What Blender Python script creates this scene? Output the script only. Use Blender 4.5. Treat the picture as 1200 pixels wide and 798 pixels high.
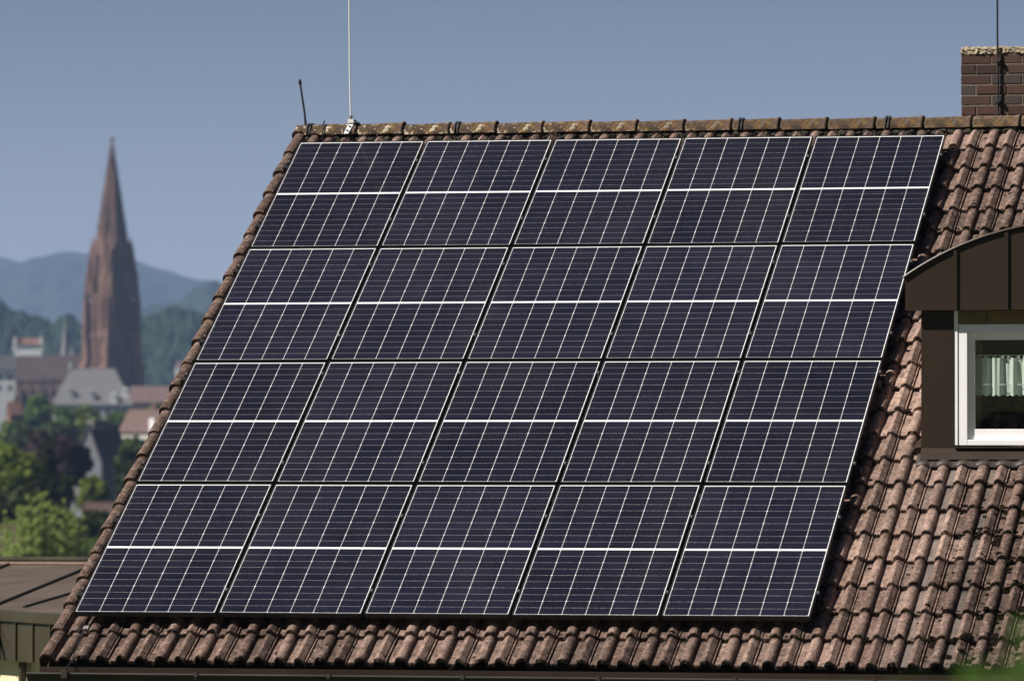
import bpy, math, random
import numpy as np
from mathutils import Matrix, Vector, noise

# ------------------------------------------------------------------ clear
for o in list(bpy.data.objects): bpy.data.objects.remove(o, do_unlink=True)
scene = bpy.context.scene
COL = scene.collection
rnd = random.Random(7)

# ------------------------------------------------------------------ camera
FPX, YAW, PIT, RP = 6778.9, -0.22879, 0.017706, 0.537458   # RP: pitch of the roof
CAM = Vector((12.288, -45.173, -2.438))
cyw, syw, cp, sp = math.cos(YAW), math.sin(YAW), math.cos(PIT), math.sin(PIT)
FWD = Vector((syw*cp, cyw*cp, sp)); RGT = Vector((cyw, -syw, 0)); UPV = RGT.cross(FWD)
cam_d = bpy.data.cameras.new('camera'); cam = bpy.data.objects.new('camera', cam_d); COL.objects.link(cam)
cam.matrix_world = Matrix(((RGT.x, UPV.x, -FWD.x, CAM.x), (RGT.y, UPV.y, -FWD.y, CAM.y), (RGT.z, UPV.z, -FWD.z, CAM.z), (0, 0, 0, 1)))
cam_d.sensor_width = 36; cam_d.lens = 36*FPX/1200
cam_d.clip_start = 0.5; cam_d.clip_end = 40000
cam_d.dof.use_dof = True; cam_d.dof.focus_distance = 43.5; cam_d.dof.aperture_fstop = 4.3
scene.camera = cam

# ------------------------------------------------------------------ sky, sun, exposure
SUN = Vector((-0.62, -0.37, 0.69)).normalized()
world = bpy.data.worlds.new('World'); scene.world = world; world.use_nodes = True
wn, wl = world.node_tree.nodes, world.node_tree.links
sky = wn.new('ShaderNodeTexSky'); sky.sky_type = 'NISHITA'; sky.sun_disc = False
sky.sun_elevation = math.asin(SUN.z); sky.sun_rotation = math.atan2(SUN.x, SUN.y)
sky.altitude = 1500; sky.air_density = 1.0; sky.dust_density = 0.25; sky.ozone_density = 3.0
bg = wn['Background']; bg.inputs['Strength'].default_value = 0.05
tint = wn.new('ShaderNodeMix'); tint.data_type = 'RGBA'; tint.blend_type = 'MULTIPLY'; tint.inputs[0].default_value = 1.0
tint.inputs[7].default_value = (0.86, 0.79, 0.90, 1)
tc = wn.new('ShaderNodeTexCoord'); sx = wn.new('ShaderNodeSeparateXYZ'); wl.new(tc.outputs['Generated'], sx.inputs[0])
rp = wn.new('ShaderNodeValToRGB'); rp.color_ramp.elements[0].position = 0.0; rp.color_ramp.elements[0].color = (0.92, 0.81, 0.88, 1)
rp.color_ramp.elements[1].position = 0.09; rp.color_ramp.elements[1].color = (0.41, 0.36, 0.385, 1)   # the sky of a dry summer day darkens quickly above the haze
wl.new(sx.outputs[2], rp.inputs[0]); wl.new(rp.outputs[0], tint.inputs[7])
wl.new(sky.outputs[0], tint.inputs[6]); wl.new(tint.outputs[2], bg.inputs['Color'])
sd = bpy.data.lights.new('sun', 'SUN'); sd.energy = 5.0; sd.angle = math.radians(0.5); sd.color = (1.0, 0.93, 0.83)
sun = bpy.data.objects.new('sun', sd); COL.objects.link(sun); sun.location = (-30, -20, 40)
sun.rotation_euler = SUN.to_track_quat('Z', 'Y').to_euler()
scene.view_settings.view_transform = 'Standard'; scene.view_settings.look = 'None'
scene.view_settings.gamma = 1.0; scene.view_settings.exposure = 0.75; scene.view_settings.use_curve_mapping = False
scene.render.engine = 'CYCLES'
scene.cycles.use_denoising = True
scene.cycles.max_bounces = 8; scene.cycles.transparent_max_bounces = 12

# ------------------------------------------------------------------ helpers
def at(px, py, depth):
    """a point of the place, from where it stands in the photograph and how deep it lies"""
    return CAM + (FWD + RGT*((px-600)/FPX) - UPV*((py-399)/FPX))*depth

ROOF = Matrix.Rotation(RP, 4, 'X')      # roof frame: x along the ridge, y up the slope, z off the roof
def rw(x, s, n): return ROOF @ Vector((x, -s, n))

def tag(o, label=None, cat=None, group=None, kind=None):
    if label: o['label'] = label
    if cat: o['category'] = cat
    if group: o['group'] = group
    if kind: o['kind'] = kind
    return o

def wmat(o):
    m = o.matrix_basis.copy()
    return wmat(o.parent) @ m if o.parent else m

def put(o, parent, M):
    if parent is not None:
        o.parent = parent
        o.matrix_parent_inverse = Matrix.Identity(4)
        o.matrix_basis = wmat(parent).inverted() @ M
    else:
        o.matrix_basis = M

def thing(name, label, cat, M=None, group=None):
    o = bpy.data.objects.new(name, None); COL.objects.link(o); o.empty_display_size = 0.2
    put(o, None, M if M is not None else Matrix.Identity(4))
    return tag(o, label, cat, group)

class MB:
    def __init__(s): s.v = []; s.f = []; s.c = []
    def vert(s, p, c=None):
        s.v.append(tuple(p)); s.c.append(c if c else (0.5, 0.5, 0.5, 1)); return len(s.v)-1
    def poly(s, pts, c=None):
        i = [s.vert(p, c) for p in pts]; s.f.append(i)
    def hexa(s, p, c=None):            # eight corners: bottom ring, top ring
        b = [s.vert(q, c) for q in p]
        for q in ((3,2,1,0), (4,5,6,7), (0,1,5,4), (1,2,6,5), (2,3,7,6), (3,0,4,7)): s.f.append([b[k] for k in q])
    def box(s, a, b, M=None, c=None):
        x0, y0, z0 = a; x1, y1, z1 = b
        p = [Vector(q) for q in ((x0,y0,z0), (x1,y0,z0), (x1,y1,z0), (x0,y1,z0), (x0,y0,z1), (x1,y0,z1), (x1,y1,z1), (x0,y1,z1))]
        if M is not None: p = [M @ q for q in p]
        s.hexa(p, c)
    def prism(s, ring, vec, c=None):    # ring of 3D points pushed along vec
        vec = Vector(vec); n = len(ring)
        a = [s.vert(p, c) for p in ring]; b = [s.vert(Vector(p)+vec, c) for p in ring]
        s.f.append(a[::-1]); s.f.append(b)
        for i in range(n): s.f.append([a[i], a[(i+1) % n], b[(i+1) % n], b[i]])
    def tube(s, path, r, n=8, c=None, cap=True):
        path = [Vector(p) for p in path]; rs = r if isinstance(r, (list, tuple)) else [r]*len(path)
        rings = []
        ref = Vector((0, 0, 1))
        for i, p in enumerate(path):
            d = (path[min(i+1, len(path)-1)]-path[max(i-1, 0)]).normalized()
            k = ref if abs(d.dot(ref)) < 0.95 else Vector((1, 0, 0))
            u = d.cross(k).normalized(); w = u.cross(d)
            rings.append([s.vert(p+(u*math.cos(2*math.pi*j/n)+w*math.sin(2*math.pi*j/n))*rs[i], c) for j in range(n)])
        for a, b in zip(rings, rings[1:]):
            for j in range(n): s.f.append([a[j], a[(j+1) % n], b[(j+1) % n], b[j]])
        if cap: s.f.append(rings[0][::-1]); s.f.append(rings[-1])
    def loft(s, rings, closed=True, cap=True, c=None):
        ids = [[s.vert(p, c) for p in r] for r in rings]; n = len(ids[0])
        for a, b in zip(ids, ids[1:]):
            for j in range(n if closed else n-1): s.f.append([a[j], a[(j+1) % n], b[(j+1) % n], b[j]])
        if cap and closed: s.f.append(ids[0][::-1]); s.f.append(ids[-1])
    def grid(s, P, c=None):
        ids = [[s.vert(p, c) for p in r] for r in P]
        for a, b in zip(ids, ids[1:]):
            for j in range(len(a)-1): s.f.append([a[j], a[j+1], b[j+1], b[j]])
    def mesh(s, name, mat, smooth=False):
        me = bpy.data.meshes.new(name); me.from_pydata(s.v, [], s.f); me.validate(); me.update()
        at_ = me.color_attributes.new('tint', 'FLOAT_COLOR', 'POINT')
        at_.data.foreach_set('color', np.array(s.c, dtype=np.float32).ravel())
        if mat: me.materials.append(mat)
        if smooth: me.polygons.foreach_set('use_smooth', [True]*len(me.polygons))
        return me
    def build(s, name, mat, parent=None, M=None, smooth=False, bevel=0, fix=True):
        me = s.mesh(name, mat, smooth)
        if fix:
            import bmesh
            b = bmesh.new(); b.from_mesh(me); bmesh.ops.recalc_face_normals(b, faces=b.faces); b.to_mesh(me); b.free()
        o = bpy.data.objects.new(name, me); COL.objects.link(o)
        if M is None: M = Matrix.Identity(4)
        put(o, parent, M)
        if bevel:
            m = o.modifiers.new('bevel', 'BEVEL'); m.width = bevel; m.segments = 2; m.limit_method = 'ANGLE'
        return o

def local_build(mb, name, mat, parent, M, **k):
    """build a mesh whose points are given in world space, with its origin at M"""
    inv = M.inverted(); mb.v = [tuple(inv @ Vector(p)) for p in mb.v]
    return mb.build(name, mat, parent, M, **k)

# ------------------------------------------------------------------ materials
class N:
    def __init__(s, name):
        s.m = bpy.data.materials.new(name); s.m.use_nodes = True
        s.t = s.m.node_tree; s.p = s.t.nodes['Principled BSDF']; s.out = s.t.nodes['Material Output']
    def n(s, typ, **k):
        d = s.t.nodes.new(typ)
        for a, b in k.items(): setattr(d, a, b)
        return d
    def l(s, a, b): s.t.links.new(a, b)
    def coord(s): return s.n('ShaderNodeTexCoord').outputs['Object']
    def noise(s, scale, detail=4, rough=0.6, vec=None, stretch=None):
        d = s.n('ShaderNodeTexNoise'); d.inputs['Scale'].default_value = scale; d.inputs['Detail'].default_value = detail; d.inputs['Roughness'].default_value = rough
        v = vec or s.coord()
        if stretch:
            mp = s.n('ShaderNodeMapping'); mp.inputs['Scale'].default_value = stretch; s.l(v, mp.inputs['Vector']); v = mp.outputs[0]
        s.l(v, d.inputs['Vector']); return d.outputs['Fac']
    def ramp(s, fac, stops):
        d = s.n('ShaderNodeValToRGB'); e = d.color_ramp.elements
        while len(e) < len(stops): e.new(0.5)
        for k, (pos, c) in zip(e, stops):
            k.position = pos; k.color = (c, c, c, 1) if isinstance(c, (int, float)) else (*c, 1)
        s.l(fac, d.inputs['Fac']); return d.outputs['Color']
    def mix(s, fac, a, b, blend='MIX'):
        d = s.n('ShaderNodeMix', data_type='RGBA', blend_type=blend)
        for sock, val in ((d.inputs[0], fac), (d.inputs[6], a), (d.inputs[7], b)):
            if isinstance(val, (int, float)): sock.default_value = val
            elif isinstance(val, tuple): sock.default_value = (*val, 1)
            else: s.l(val, sock)
        return d.outputs[2]
    def attr(s):
        d = s.n('ShaderNodeAttribute', attribute_name='tint'); sep = s.n('ShaderNodeSeparateColor'); s.l(d.outputs['Color'], sep.inputs[0]); return d.outputs['Color'], sep.outputs
    def base(s, c):
        if isinstance(c, tuple): s.p.inputs['Base Color'].default_value = (*c, 1)
        else: s.l(c, s.p.inputs['Base Color'])
    def bump(s, h, strength=0.4, dist=0.01):
        d = s.n('ShaderNodeBump'); d.inputs['Strength'].default_value = strength; d.inputs['Distance'].default_value = dist
        s.l(h, d.inputs['Height']); s.l(d.outputs[0], s.p.inputs['Normal'])
    def set(s, **k):
        for a, b in k.items(): s.p.inputs[a.replace('_', ' ')].default_value = b
        return s

def simple(name, c, rough=0.6, metallic=0.0, var=0.25, scale=6, bump=0.0):
    m = N(name); f = m.noise(scale)
    lo = tuple(x*(1-var) for x in c); hi = tuple(min(1, x*(1+var)) for x in c)
    m.base(m.ramp(f, [(0.3, lo), (0.7, hi)])); m.set(Roughness=rough, Metallic=metallic)
    if bump: m.bump(m.noise(scale*8), bump, 0.01)
    return m.m

def tile_material():
    m = N('concrete_tile'); col, ch = m.attr()
    v = m.coord()
    fresh = m.ramp(ch[0], [(0.0, (0.105, 0.069, 0.057)), (0.5, (0.215, 0.141, 0.117)), (1.0, (0.44, 0.305, 0.255))])
    big = m.noise(0.7, 3, 0.6, v)
    c = m.mix(m.ramp(big, [(0.36, 0.0), (0.66, 0.5)]), fresh, (0.11, 0.08, 0.068))
    n1 = m.noise(11, 6, 0.72, v)
    c = m.mix(m.ramp(n1, [(0.44, 0.0), (0.62, 0.85)]), c, m.mix(0.62, c, (0.030, 0.022, 0.018)))     # blotchy weathering
    n4 = m.noise(24, 5, 0.75, v)
    c = m.mix(m.ramp(n4, [(0.50, 0.0), (0.62, 0.75)]), c, m.mix(0.65, c, (0.42, 0.31, 0.265)))        # worn, paler skin
    n2 = m.noise(62, 4, 0.75, v)                                  # grit
    c = m.mix(m.ramp(n2, [(0.38, 0.9), (0.48, 0.0)]), c, (0.026, 0.019, 0.016))
    n3 = m.noise(30, 2, 0.5, v)
    c = m.mix(m.ramp(n3, [(0.70, 0.0), (0.75, 0.7)]), c, (0.40, 0.34, 0.28))         # pale lichen
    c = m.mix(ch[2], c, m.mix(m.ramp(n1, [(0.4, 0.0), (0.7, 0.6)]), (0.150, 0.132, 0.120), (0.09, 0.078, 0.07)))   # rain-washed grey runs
    dirt_shade = m.mix(m.ramp(n1, [(0.35, 0.25), (0.62, 1.0)]), c, (0.028, 0.022, 0.018))
    c = m.mix(ch[1], c, dirt_shade)                                     # dirt lodged in troughs, plus shade painted on tile ends and under the laps
    m.base(c); m.set(Roughness=0.95)
    m.p.inputs['Specular IOR Level'].default_value = 0.1
    m.bump(m.mix(0.5, n1, n2), 0.8, 0.016)
    return m.m

def ridge_material():
    m = N('lichened_ridge_tile'); col, ch = m.attr(); v = m.coord()
    n0 = m.noise(5, 4, 0.6, v)
    c = m.ramp(ch[0], [(0.0, (0.060, 0.036, 0.023)), (1.0, (0.125, 0.073, 0.046))])
    c = m.mix(m.ramp(n0, [(0.54, 0.0), (0.66, 0.85)]), c, (0.165, 0.088, 0.018))
    n1 = m.noise(9, 3, 0.6, v)
    c = m.mix(m.ramp(n1, [(0.47, 0.0), (0.60, 0.85)]), c, (0.026, 0.018, 0.012))
    n2 = m.noise(23, 2, 0.55, v)
    k = m.n('ShaderNodeMath', operation='MULTIPLY'); m.l(m.ramp(n2, [(0.56, 0.0), (0.64, 0.8)]), k.inputs[0]); n5 = m.noise(3.2, 3, 0.6, v); k2 = m.n('ShaderNodeMath', operation='MULTIPLY'); m.l(m.ramp(n5, [(0.42, 0.0), (0.60, 1.0)]), k2.inputs[0]); m.l(ch[1], k2.inputs[1]); m.l(k2.outputs[0], k.inputs[1])
    c = m.mix(k.outputs[0], c, (0.52, 0.47, 0.36))
    m.base(c); m.set(Roughness=0.95); m.bump(m.noise(30, 3, 0.6, v), 0.35, 0.008)
    return m.m

def metal_sheet(name, c, rough=0.42):
    m = N(name); v = m.coord()
    n0 = m.noise(1.7, 5, 0.6, v, (1, 1, 0.25)); n1 = m.noise(30, 3, 0.6, v)
    lo = tuple(x*0.72 for x in c); hi = tuple(x*1.3 for x in c)
    k = m.ramp(n0, [(0.3, lo), (0.7, hi)])
    k = m.mix(m.ramp(n1, [(0.62, 0.0), (0.8, 0.4)]), k, tuple(x*1.9 for x in c))
    m.base(k); m.set(Roughness=rough, Metallic=0.0); m.p.inputs['Specular IOR Level'].default_value = 0.22
    m.bump(n0, 0.12, 0.02)
    return m.m

def cell_material():
    m = N('solar_cell'); v = m.coord()
    sep = m.n('ShaderNodeSeparateXYZ'); m.l(v, sep.inputs[0])
    # nine thin busbars in each cell column, fine fingers across
    a = m.n('ShaderNodeMath', operation='MULTIPLY'); m.l(sep.outputs[0], a.inputs[0]); a.inputs[1].default_value = 54/0.999
    b = m.n('ShaderNodeMath', operation='FRACT'); m.l(a.outputs[0], b.inputs[0])
    bus = m.ramp(b.outputs[0], [(0.0, 0.0), (0.43, 0.0), (0.47, 1.0), (0.53, 1.0), (0.57, 0.0)])
    col, ch = m.attr()
    base = m.ramp(ch[0], [(0.0, (0.0045, 0.0047, 0.0115)), (1.0, (0.0085, 0.0087, 0.0205))])
    oi = m.n('ShaderNodeObjectInfo'); base = m.mix(1.0, base, m.ramp(oi.outputs['Random'], [(0.0, (0.75, 0.75, 0.78)), (1.0, (1.3, 1.28, 1.25))]), 'MULTIPLY')
    wc = m.n('ShaderNodeVectorMath', operation='ADD'); m.l(v, wc.inputs[0]); m.l(oi.outputs['Location'], wc.inputs[1])
    dust = m.noise(1.6, 6, 0.7, wc.outputs[0], (1, 0.45, 1)); base = m.mix(m.ramp(dust, [(0.42, 0.0), (0.72, 0.07)]), base, (0.09, 0.088, 0.085))
    c = m.mix(m.mix(1.0, bus, (0.5, 0.5, 0.5), 'MULTIPLY'), base, (0.06, 0.06, 0.07))
    m.base(c); m.set(Roughness=0.35); m.p.inputs['Coat Weight'].default_value = 0.5; m.p.inputs['Coat IOR'].default_value = 1.28; m.p.inputs['Coat Roughness'].default_value = 0.06
    m.p.inputs['Specular IOR Level'].default_value = 0.12
    return m.m

def leaf_material(name, dark, light, trans=0.3):
    m = N(name); col, ch = m.attr()
    c = m.ramp(ch[0], [(0.0, dark), (1.0, light)])
    m.base(c); m.set(Roughness=0.65); m.p.inputs['Specular IOR Level'].default_value = 0.2
    t = m.n('ShaderNodeBsdfTranslucent'); m.l(c, t.inputs['Color'])
    mx = m.n('ShaderNodeMixShader'); mx.inputs[0].default_value = trans
    m.l(m.p.outputs[0], mx.inputs[1]); m.l(t.outputs[0], mx.inputs[2]); m.l(mx.outputs[0], m.out.inputs['Surface'])
    return m.m

def brick_material():
    m = N('clinker_brick'); col, ch = m.attr(); v = m.coord()
    c = m.ramp(ch[0], [(0.0, (0.034, 0.015, 0.010)), (0.6, (0.075, 0.031, 0.020)), (1.0, (0.052, 0.038, 0.034))])
    n = m.noise(18, 4, 0.6, v); c = m.mix(m.ramp(n, [(0.4, 0.0), (0.8, 0.5)]), c, (0.02, 0.014, 0.012))
    m.base(c); m.set(Roughness=0.55); m.bump(n, 0.3, 0.006); return m.m

def stone_material(name, c1, c2, c3):
    m = N(name); v = m.coord()
    a = m.noise(0.35, 5, 0.65, v, (1, 1, 0.35)); b = m.noise(1.3, 4, 0.6, v)
    c = m.ramp(a, [(0.3, c1), (0.55, c2), (0.8, c3)])
    c = m.mix(m.ramp(b, [(0.45, 0.0), (0.7, 0.6)]), c, tuple(x*0.45 for x in c1))
    m.base(c); m.set(Roughness=0.95); return m.m

def glass_material():
    m = N('window_glass'); m.t.nodes.remove(m.p)
    tr = m.n('ShaderNodeBsdfTransparent'); tr.inputs[0].default_value = (0.86, 0.90, 0.87, 1)
    gl = m.n('ShaderNodeBsdfGlossy'); gl.inputs['Roughness'].default_value = 0.01
    lw = m.n('ShaderNodeLayerWeight'); lw.inputs['Blend'].default_value = 0.5
    pw = m.n('ShaderNodeMath', operation='POWER'); m.l(lw.outputs['Facing'], pw.inputs[0]); pw.inputs[1].default_value = 5
    ml = m.n('ShaderNodeMath', operation='MULTIPLY_ADD'); m.l(pw.outputs[0], ml.inputs[0]); ml.inputs[1].default_value = 0.94; ml.inputs[2].default_value = 0.06; fr = ml
    mx = m.n('ShaderNodeMixShader'); m.l(fr.outputs[0], mx.inputs[0]); m.l(tr.outputs[0], mx.inputs[1]); m.l(gl.outputs[0], mx.inputs[2])
    m.l(mx.outputs[0], m.out.inputs['Surface']); return m.m

def lace_material():
    m = N('lace_curtain'); v = m.coord()
    w = m.noise(9, 3, 0.5, v)
    m.base(m.ramp(w, [(0.3, (0.62, 0.70, 0.66)), (0.7, (0.76, 0.82, 0.78))])); m.set(Roughness=0.9)
    t = m.n('ShaderNodeBsdfTranslucent'); t.inputs['Color'].default_value = (0.65, 0.72, 0.68, 1)
    mx = m.n('ShaderNodeMixShader'); mx.inputs[0].default_value = 0.25
    m.l(m.p.outputs[0], mx.inputs[1]); m.l(t.outputs[0], mx.inputs[2]); m.l(mx.outputs[0], m.out.inputs['Surface'])
    return m.m

def forest_material(name, lo, hi, scale):
    m = N(name); v = m.coord(); a = m.noise(scale, 6, 0.7, v)
    m.base(m.ramp(a, [(0.35, lo), (0.68, hi)])); m.set(Roughness=1.0); m.p.inputs['Specular IOR Level'].default_value = 0.0
    return m.m

M_TILE = tile_material(); M_RIDGE = ridge_material()
M_BROWN = metal_sheet('brown_sheet_metal', (0.030, 0.021, 0.0145))
M_BROWN2 = metal_sheet('olive_brown_sheet_metal', (0.036, 0.031, 0.019))
M_LEAD = metal_sheet('lead_flashing', (0.048, 0.039, 0.034), 0.5)
M_ROOFMETAL = metal_sheet('weathered_metal_roof', (0.085, 0.065, 0.050), 0.55)
M_DECK = simple('roof_deck', (0.03, 0.024, 0.02), 0.95)
M_BLACK = simple('black_anodised', (0.012, 0.012, 0.013), 0.45, 0.0, 0.2)
M_BLACKROD = simple('black_rod', (0.015, 0.015, 0.017), 0.5)
M_ALU = simple('bright_aluminium', (0.62, 0.62, 0.63), 0.35, 0.9, 0.1)
M_WHITEROD = simple('white_glass_fibre', (0.72, 0.73, 0.75), 0.4, 0.0, 0.06)
M_ZINC = simple('zinc', (0.30, 0.30, 0.30), 0.45, 0.6, 0.2)
M_BACK = simple('white_backsheet', (0.78, 0.78, 0.80), 0.5, 0.0, 0.02)
M_CELL = cell_material()
M_BRICK = brick_material()
M_MORTAR = simple('mortar', (0.15, 0.125, 0.10), 0.95, 0, 0.35, 30, 0.5)
M_CONC = simple('rough_concrete', (0.34, 0.28, 0.20), 0.95, 0, 0.5, 24, 0.8)
M_WHITE = simple('white_window_paint', (0.85, 0.85, 0.87), 0.35, 0, 0.03)
M_GLASS = glass_material()
M_LACE = lace_material()
M_WOOD = simple('ochre_panel', (0.17, 0.115, 0.045), 0.6, 0, 0.25, 9)
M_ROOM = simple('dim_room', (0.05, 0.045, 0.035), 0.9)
M_REVEAL = simple('wood_reveal', (0.16, 0.12, 0.06), 0.7)
M_PLASTER = simple('cream_plaster', (0.62, 0.54, 0.36), 0.9, 0, 0.12, 4, 0.2)
M_PLASTERW = simple('pale_plaster', (0.50, 0.47, 0.42), 0.9, 0, 0.12, 4, 0.2)
M_MOSS = forest_material('dark_moss', (0.006, 0.005, 0.0035), (0.018, 0.014, 0.009), 30)
M_GUTTER = metal_sheet('gutter_metal', (0.04, 0.034, 0.03), 0.4)
M_BARK = simple('bark', (0.07, 0.05, 0.035), 0.95)
M_RED = stone_material('red_sandstone', (0.06, 0.033, 0.026), (0.17, 0.094, 0.070), (0.33, 0.20, 0.15))

# ------------------------------------------------------------------ terrain
def gz(d):
    pts = [(-260, 50), (-60, 6), (-20, -2.5), (0, -4.15), (6, -4.4), (14, -5.6), (32, -6.9), (52, -7.0), (70, -8), (120, -12), (220, -17), (400, -21), (700, -22), (3000, -21), (11500, -20)]
    for (a, za), (b, zb) in zip(pts, pts[1:]):
        if d <= b: t = max(0, (d-a)/(b-a)); return za+(zb-za)*t
    return pts[-1][1]
def ground():
    m = N('grass_ground'); v = m.coord(); a = m.noise(0.15, 6, 0.7, v); b = m.noise(9, 4, 0.7, v)
    m.base(m.mix(m.ramp(b, [(0.35, 0.4), (0.65, 0.0)]), m.ramp(a, [(0.35, (0.045, 0.07, 0.02)), (0.65, (0.085, 0.105, 0.035))]), (0.03, 0.035, 0.015))); m.set(Roughness=1.0)
    mb = MB(); ds = [-240, -150, -60, -20, 0, 3, 6, 10, 14, 23, 32, 42, 52, 60, 70, 95, 120, 170, 220, 300, 400, 550, 700, 1500, 3000, 6000, 11500]
    F2 = Vector((FWD.x, FWD.y, 0)).normalized()
    P = []
    for d in ds:
        P.append([Vector((CAM.x, CAM.y, 0))+F2*d+RGT*w+Vector((0, 0, gz(d))) for w in (-4000, -1200, -300, -80, -30, 0, 30, 80, 300, 1200, 4000)])
    mb.grid(P); o = mb.build('ground', m.m); tag(o, kind='structure')
ground()

def crowns(x, y, cell, amp, seed):
    """canopy height: one rounded crown per jittered cell"""
    best = 0; cx, cy = math.floor(x/cell), math.floor(y/cell)
    for i in (-1, 0, 1):
        for j in (-1, 0, 1):
            r = random.Random((cx+i)*7919+(cy+j)*104729+seed)
            px, py = (cx+i+r.random())*cell, (cy+j+r.random())*cell
            h = amp*(0.55+0.45*r.random()); R = cell*(0.55+0.35*r.random())
            q = 1-((x-px)**2+(y-py)**2)/R**2
            if q > 0: best = max(best, h*math.sqrt(q))
    return best
def hill(name, D, crest, depth, mat, cell, amp, nx, ny, foot, seed):
    """a wooded hill at distance D; crest: (px, py) of its skyline"""
    mb = MB(); xs = [c[0] for c in crest]
    P = []
    for j in range(ny+1):
        t = j/ny; row = []
        for i in range(nx+1):
            px = xs[0]+(xs[-1]-xs[0])*i/nx
            py = float(np.interp(px, xs, [c[1] for c in crest]))
            top = at(px, py, D).z - amp*0.6
            d = D-depth*(1-t) if t <= 0.75 else D-depth*(1-t)
            base = at(px, 399, D+depth*(t-0.72))
            k = math.sin(min(1, t/0.72)*math.pi/2) if t < 0.72 else math.cos((t-0.72)/0.28*math.pi/2)
            z = foot+(top-foot)*k + noise.noise(Vector((base.x/90, base.y/90, seed)))*amp*1.2*k
            z += (crowns(base.x, base.y, cell, amp, seed)+crowns(base.x, base.y, cell*0.38, amp*0.4, seed+1)+noise.noise(Vector((base.x/2.3, base.y/2.3, seed)))*amp*0.12)*min(1, k*3)
            row.append(Vector((base.x, base.y, z)))
        P.append(row)
    mb.grid(P); o = mb.build(name, mat, smooth=False); tag(o, kind='structure'); return o
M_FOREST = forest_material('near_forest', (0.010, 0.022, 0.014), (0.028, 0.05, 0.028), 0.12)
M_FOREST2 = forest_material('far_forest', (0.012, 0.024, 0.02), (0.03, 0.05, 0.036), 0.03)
hill('wooded_hill', 3000, [(-1300, 380), (-900, 362), (-600, 377), (-420, 372), (-200, 360), (0, 362), (16, 372), (40, 380), (62, 382), (78, 372), (95, 380), (130, 384), (165, 374), (200, 366), (225, 372), (250, 385), (300, 392), (420, 400), (700, 385), (1000, 372), (1500, 395)], 320, M_FOREST, 9, 9, 760, 70, -20, 3)
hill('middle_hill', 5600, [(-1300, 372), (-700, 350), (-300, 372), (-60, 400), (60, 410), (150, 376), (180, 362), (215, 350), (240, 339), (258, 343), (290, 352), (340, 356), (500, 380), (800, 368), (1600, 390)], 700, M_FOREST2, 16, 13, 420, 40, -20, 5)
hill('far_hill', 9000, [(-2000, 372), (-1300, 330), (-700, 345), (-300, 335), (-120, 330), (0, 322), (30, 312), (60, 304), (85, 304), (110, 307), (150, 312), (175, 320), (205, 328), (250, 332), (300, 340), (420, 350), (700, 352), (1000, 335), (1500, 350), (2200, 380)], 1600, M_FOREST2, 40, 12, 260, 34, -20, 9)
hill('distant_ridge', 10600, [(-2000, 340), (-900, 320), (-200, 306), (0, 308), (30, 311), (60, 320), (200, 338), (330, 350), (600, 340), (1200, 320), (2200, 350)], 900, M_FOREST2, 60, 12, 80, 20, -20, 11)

# ------------------------------------------------------------------ house
BASE = Matrix.Translation((4.5, 0.45, -7.0))
house = thing('house', 'house with brown concrete tile roof, brown dormer and mossy ridge under the solar panels', 'house', BASE)
X0, X1 = -0.02, 9.25
GAUGE, S_EAVE, NROW = 0.341, 7.512, 24
PER = 0.287
def prof(x):
    """height of the double-roll profile and how far down a trough (0 roll .. 1 trough)"""
    h, tr = 0.0, 1.0
    for c, w, H in ((0.165, 0.040, 0.043), (0.302, 0.037, 0.041)):
        for k in (-1, 0, 1):
            q = (x-c-k*PER)/w
            if abs(q) < 1: h = max(h, H*math.sqrt(1-q*q)**0.8); tr = min(tr, abs(q)**3)
    for k in (-1, 0, 1):                                     # side lap: a groove and a thin lip to the right of the second roll
        q = x-0.302-k*PER
        if 0.0375 <= q < 0.047: h = -0.008; tr = 1
        elif 0.047 <= q < 0.055: h = 0.012; tr = 0.3
    return h, tr
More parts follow.
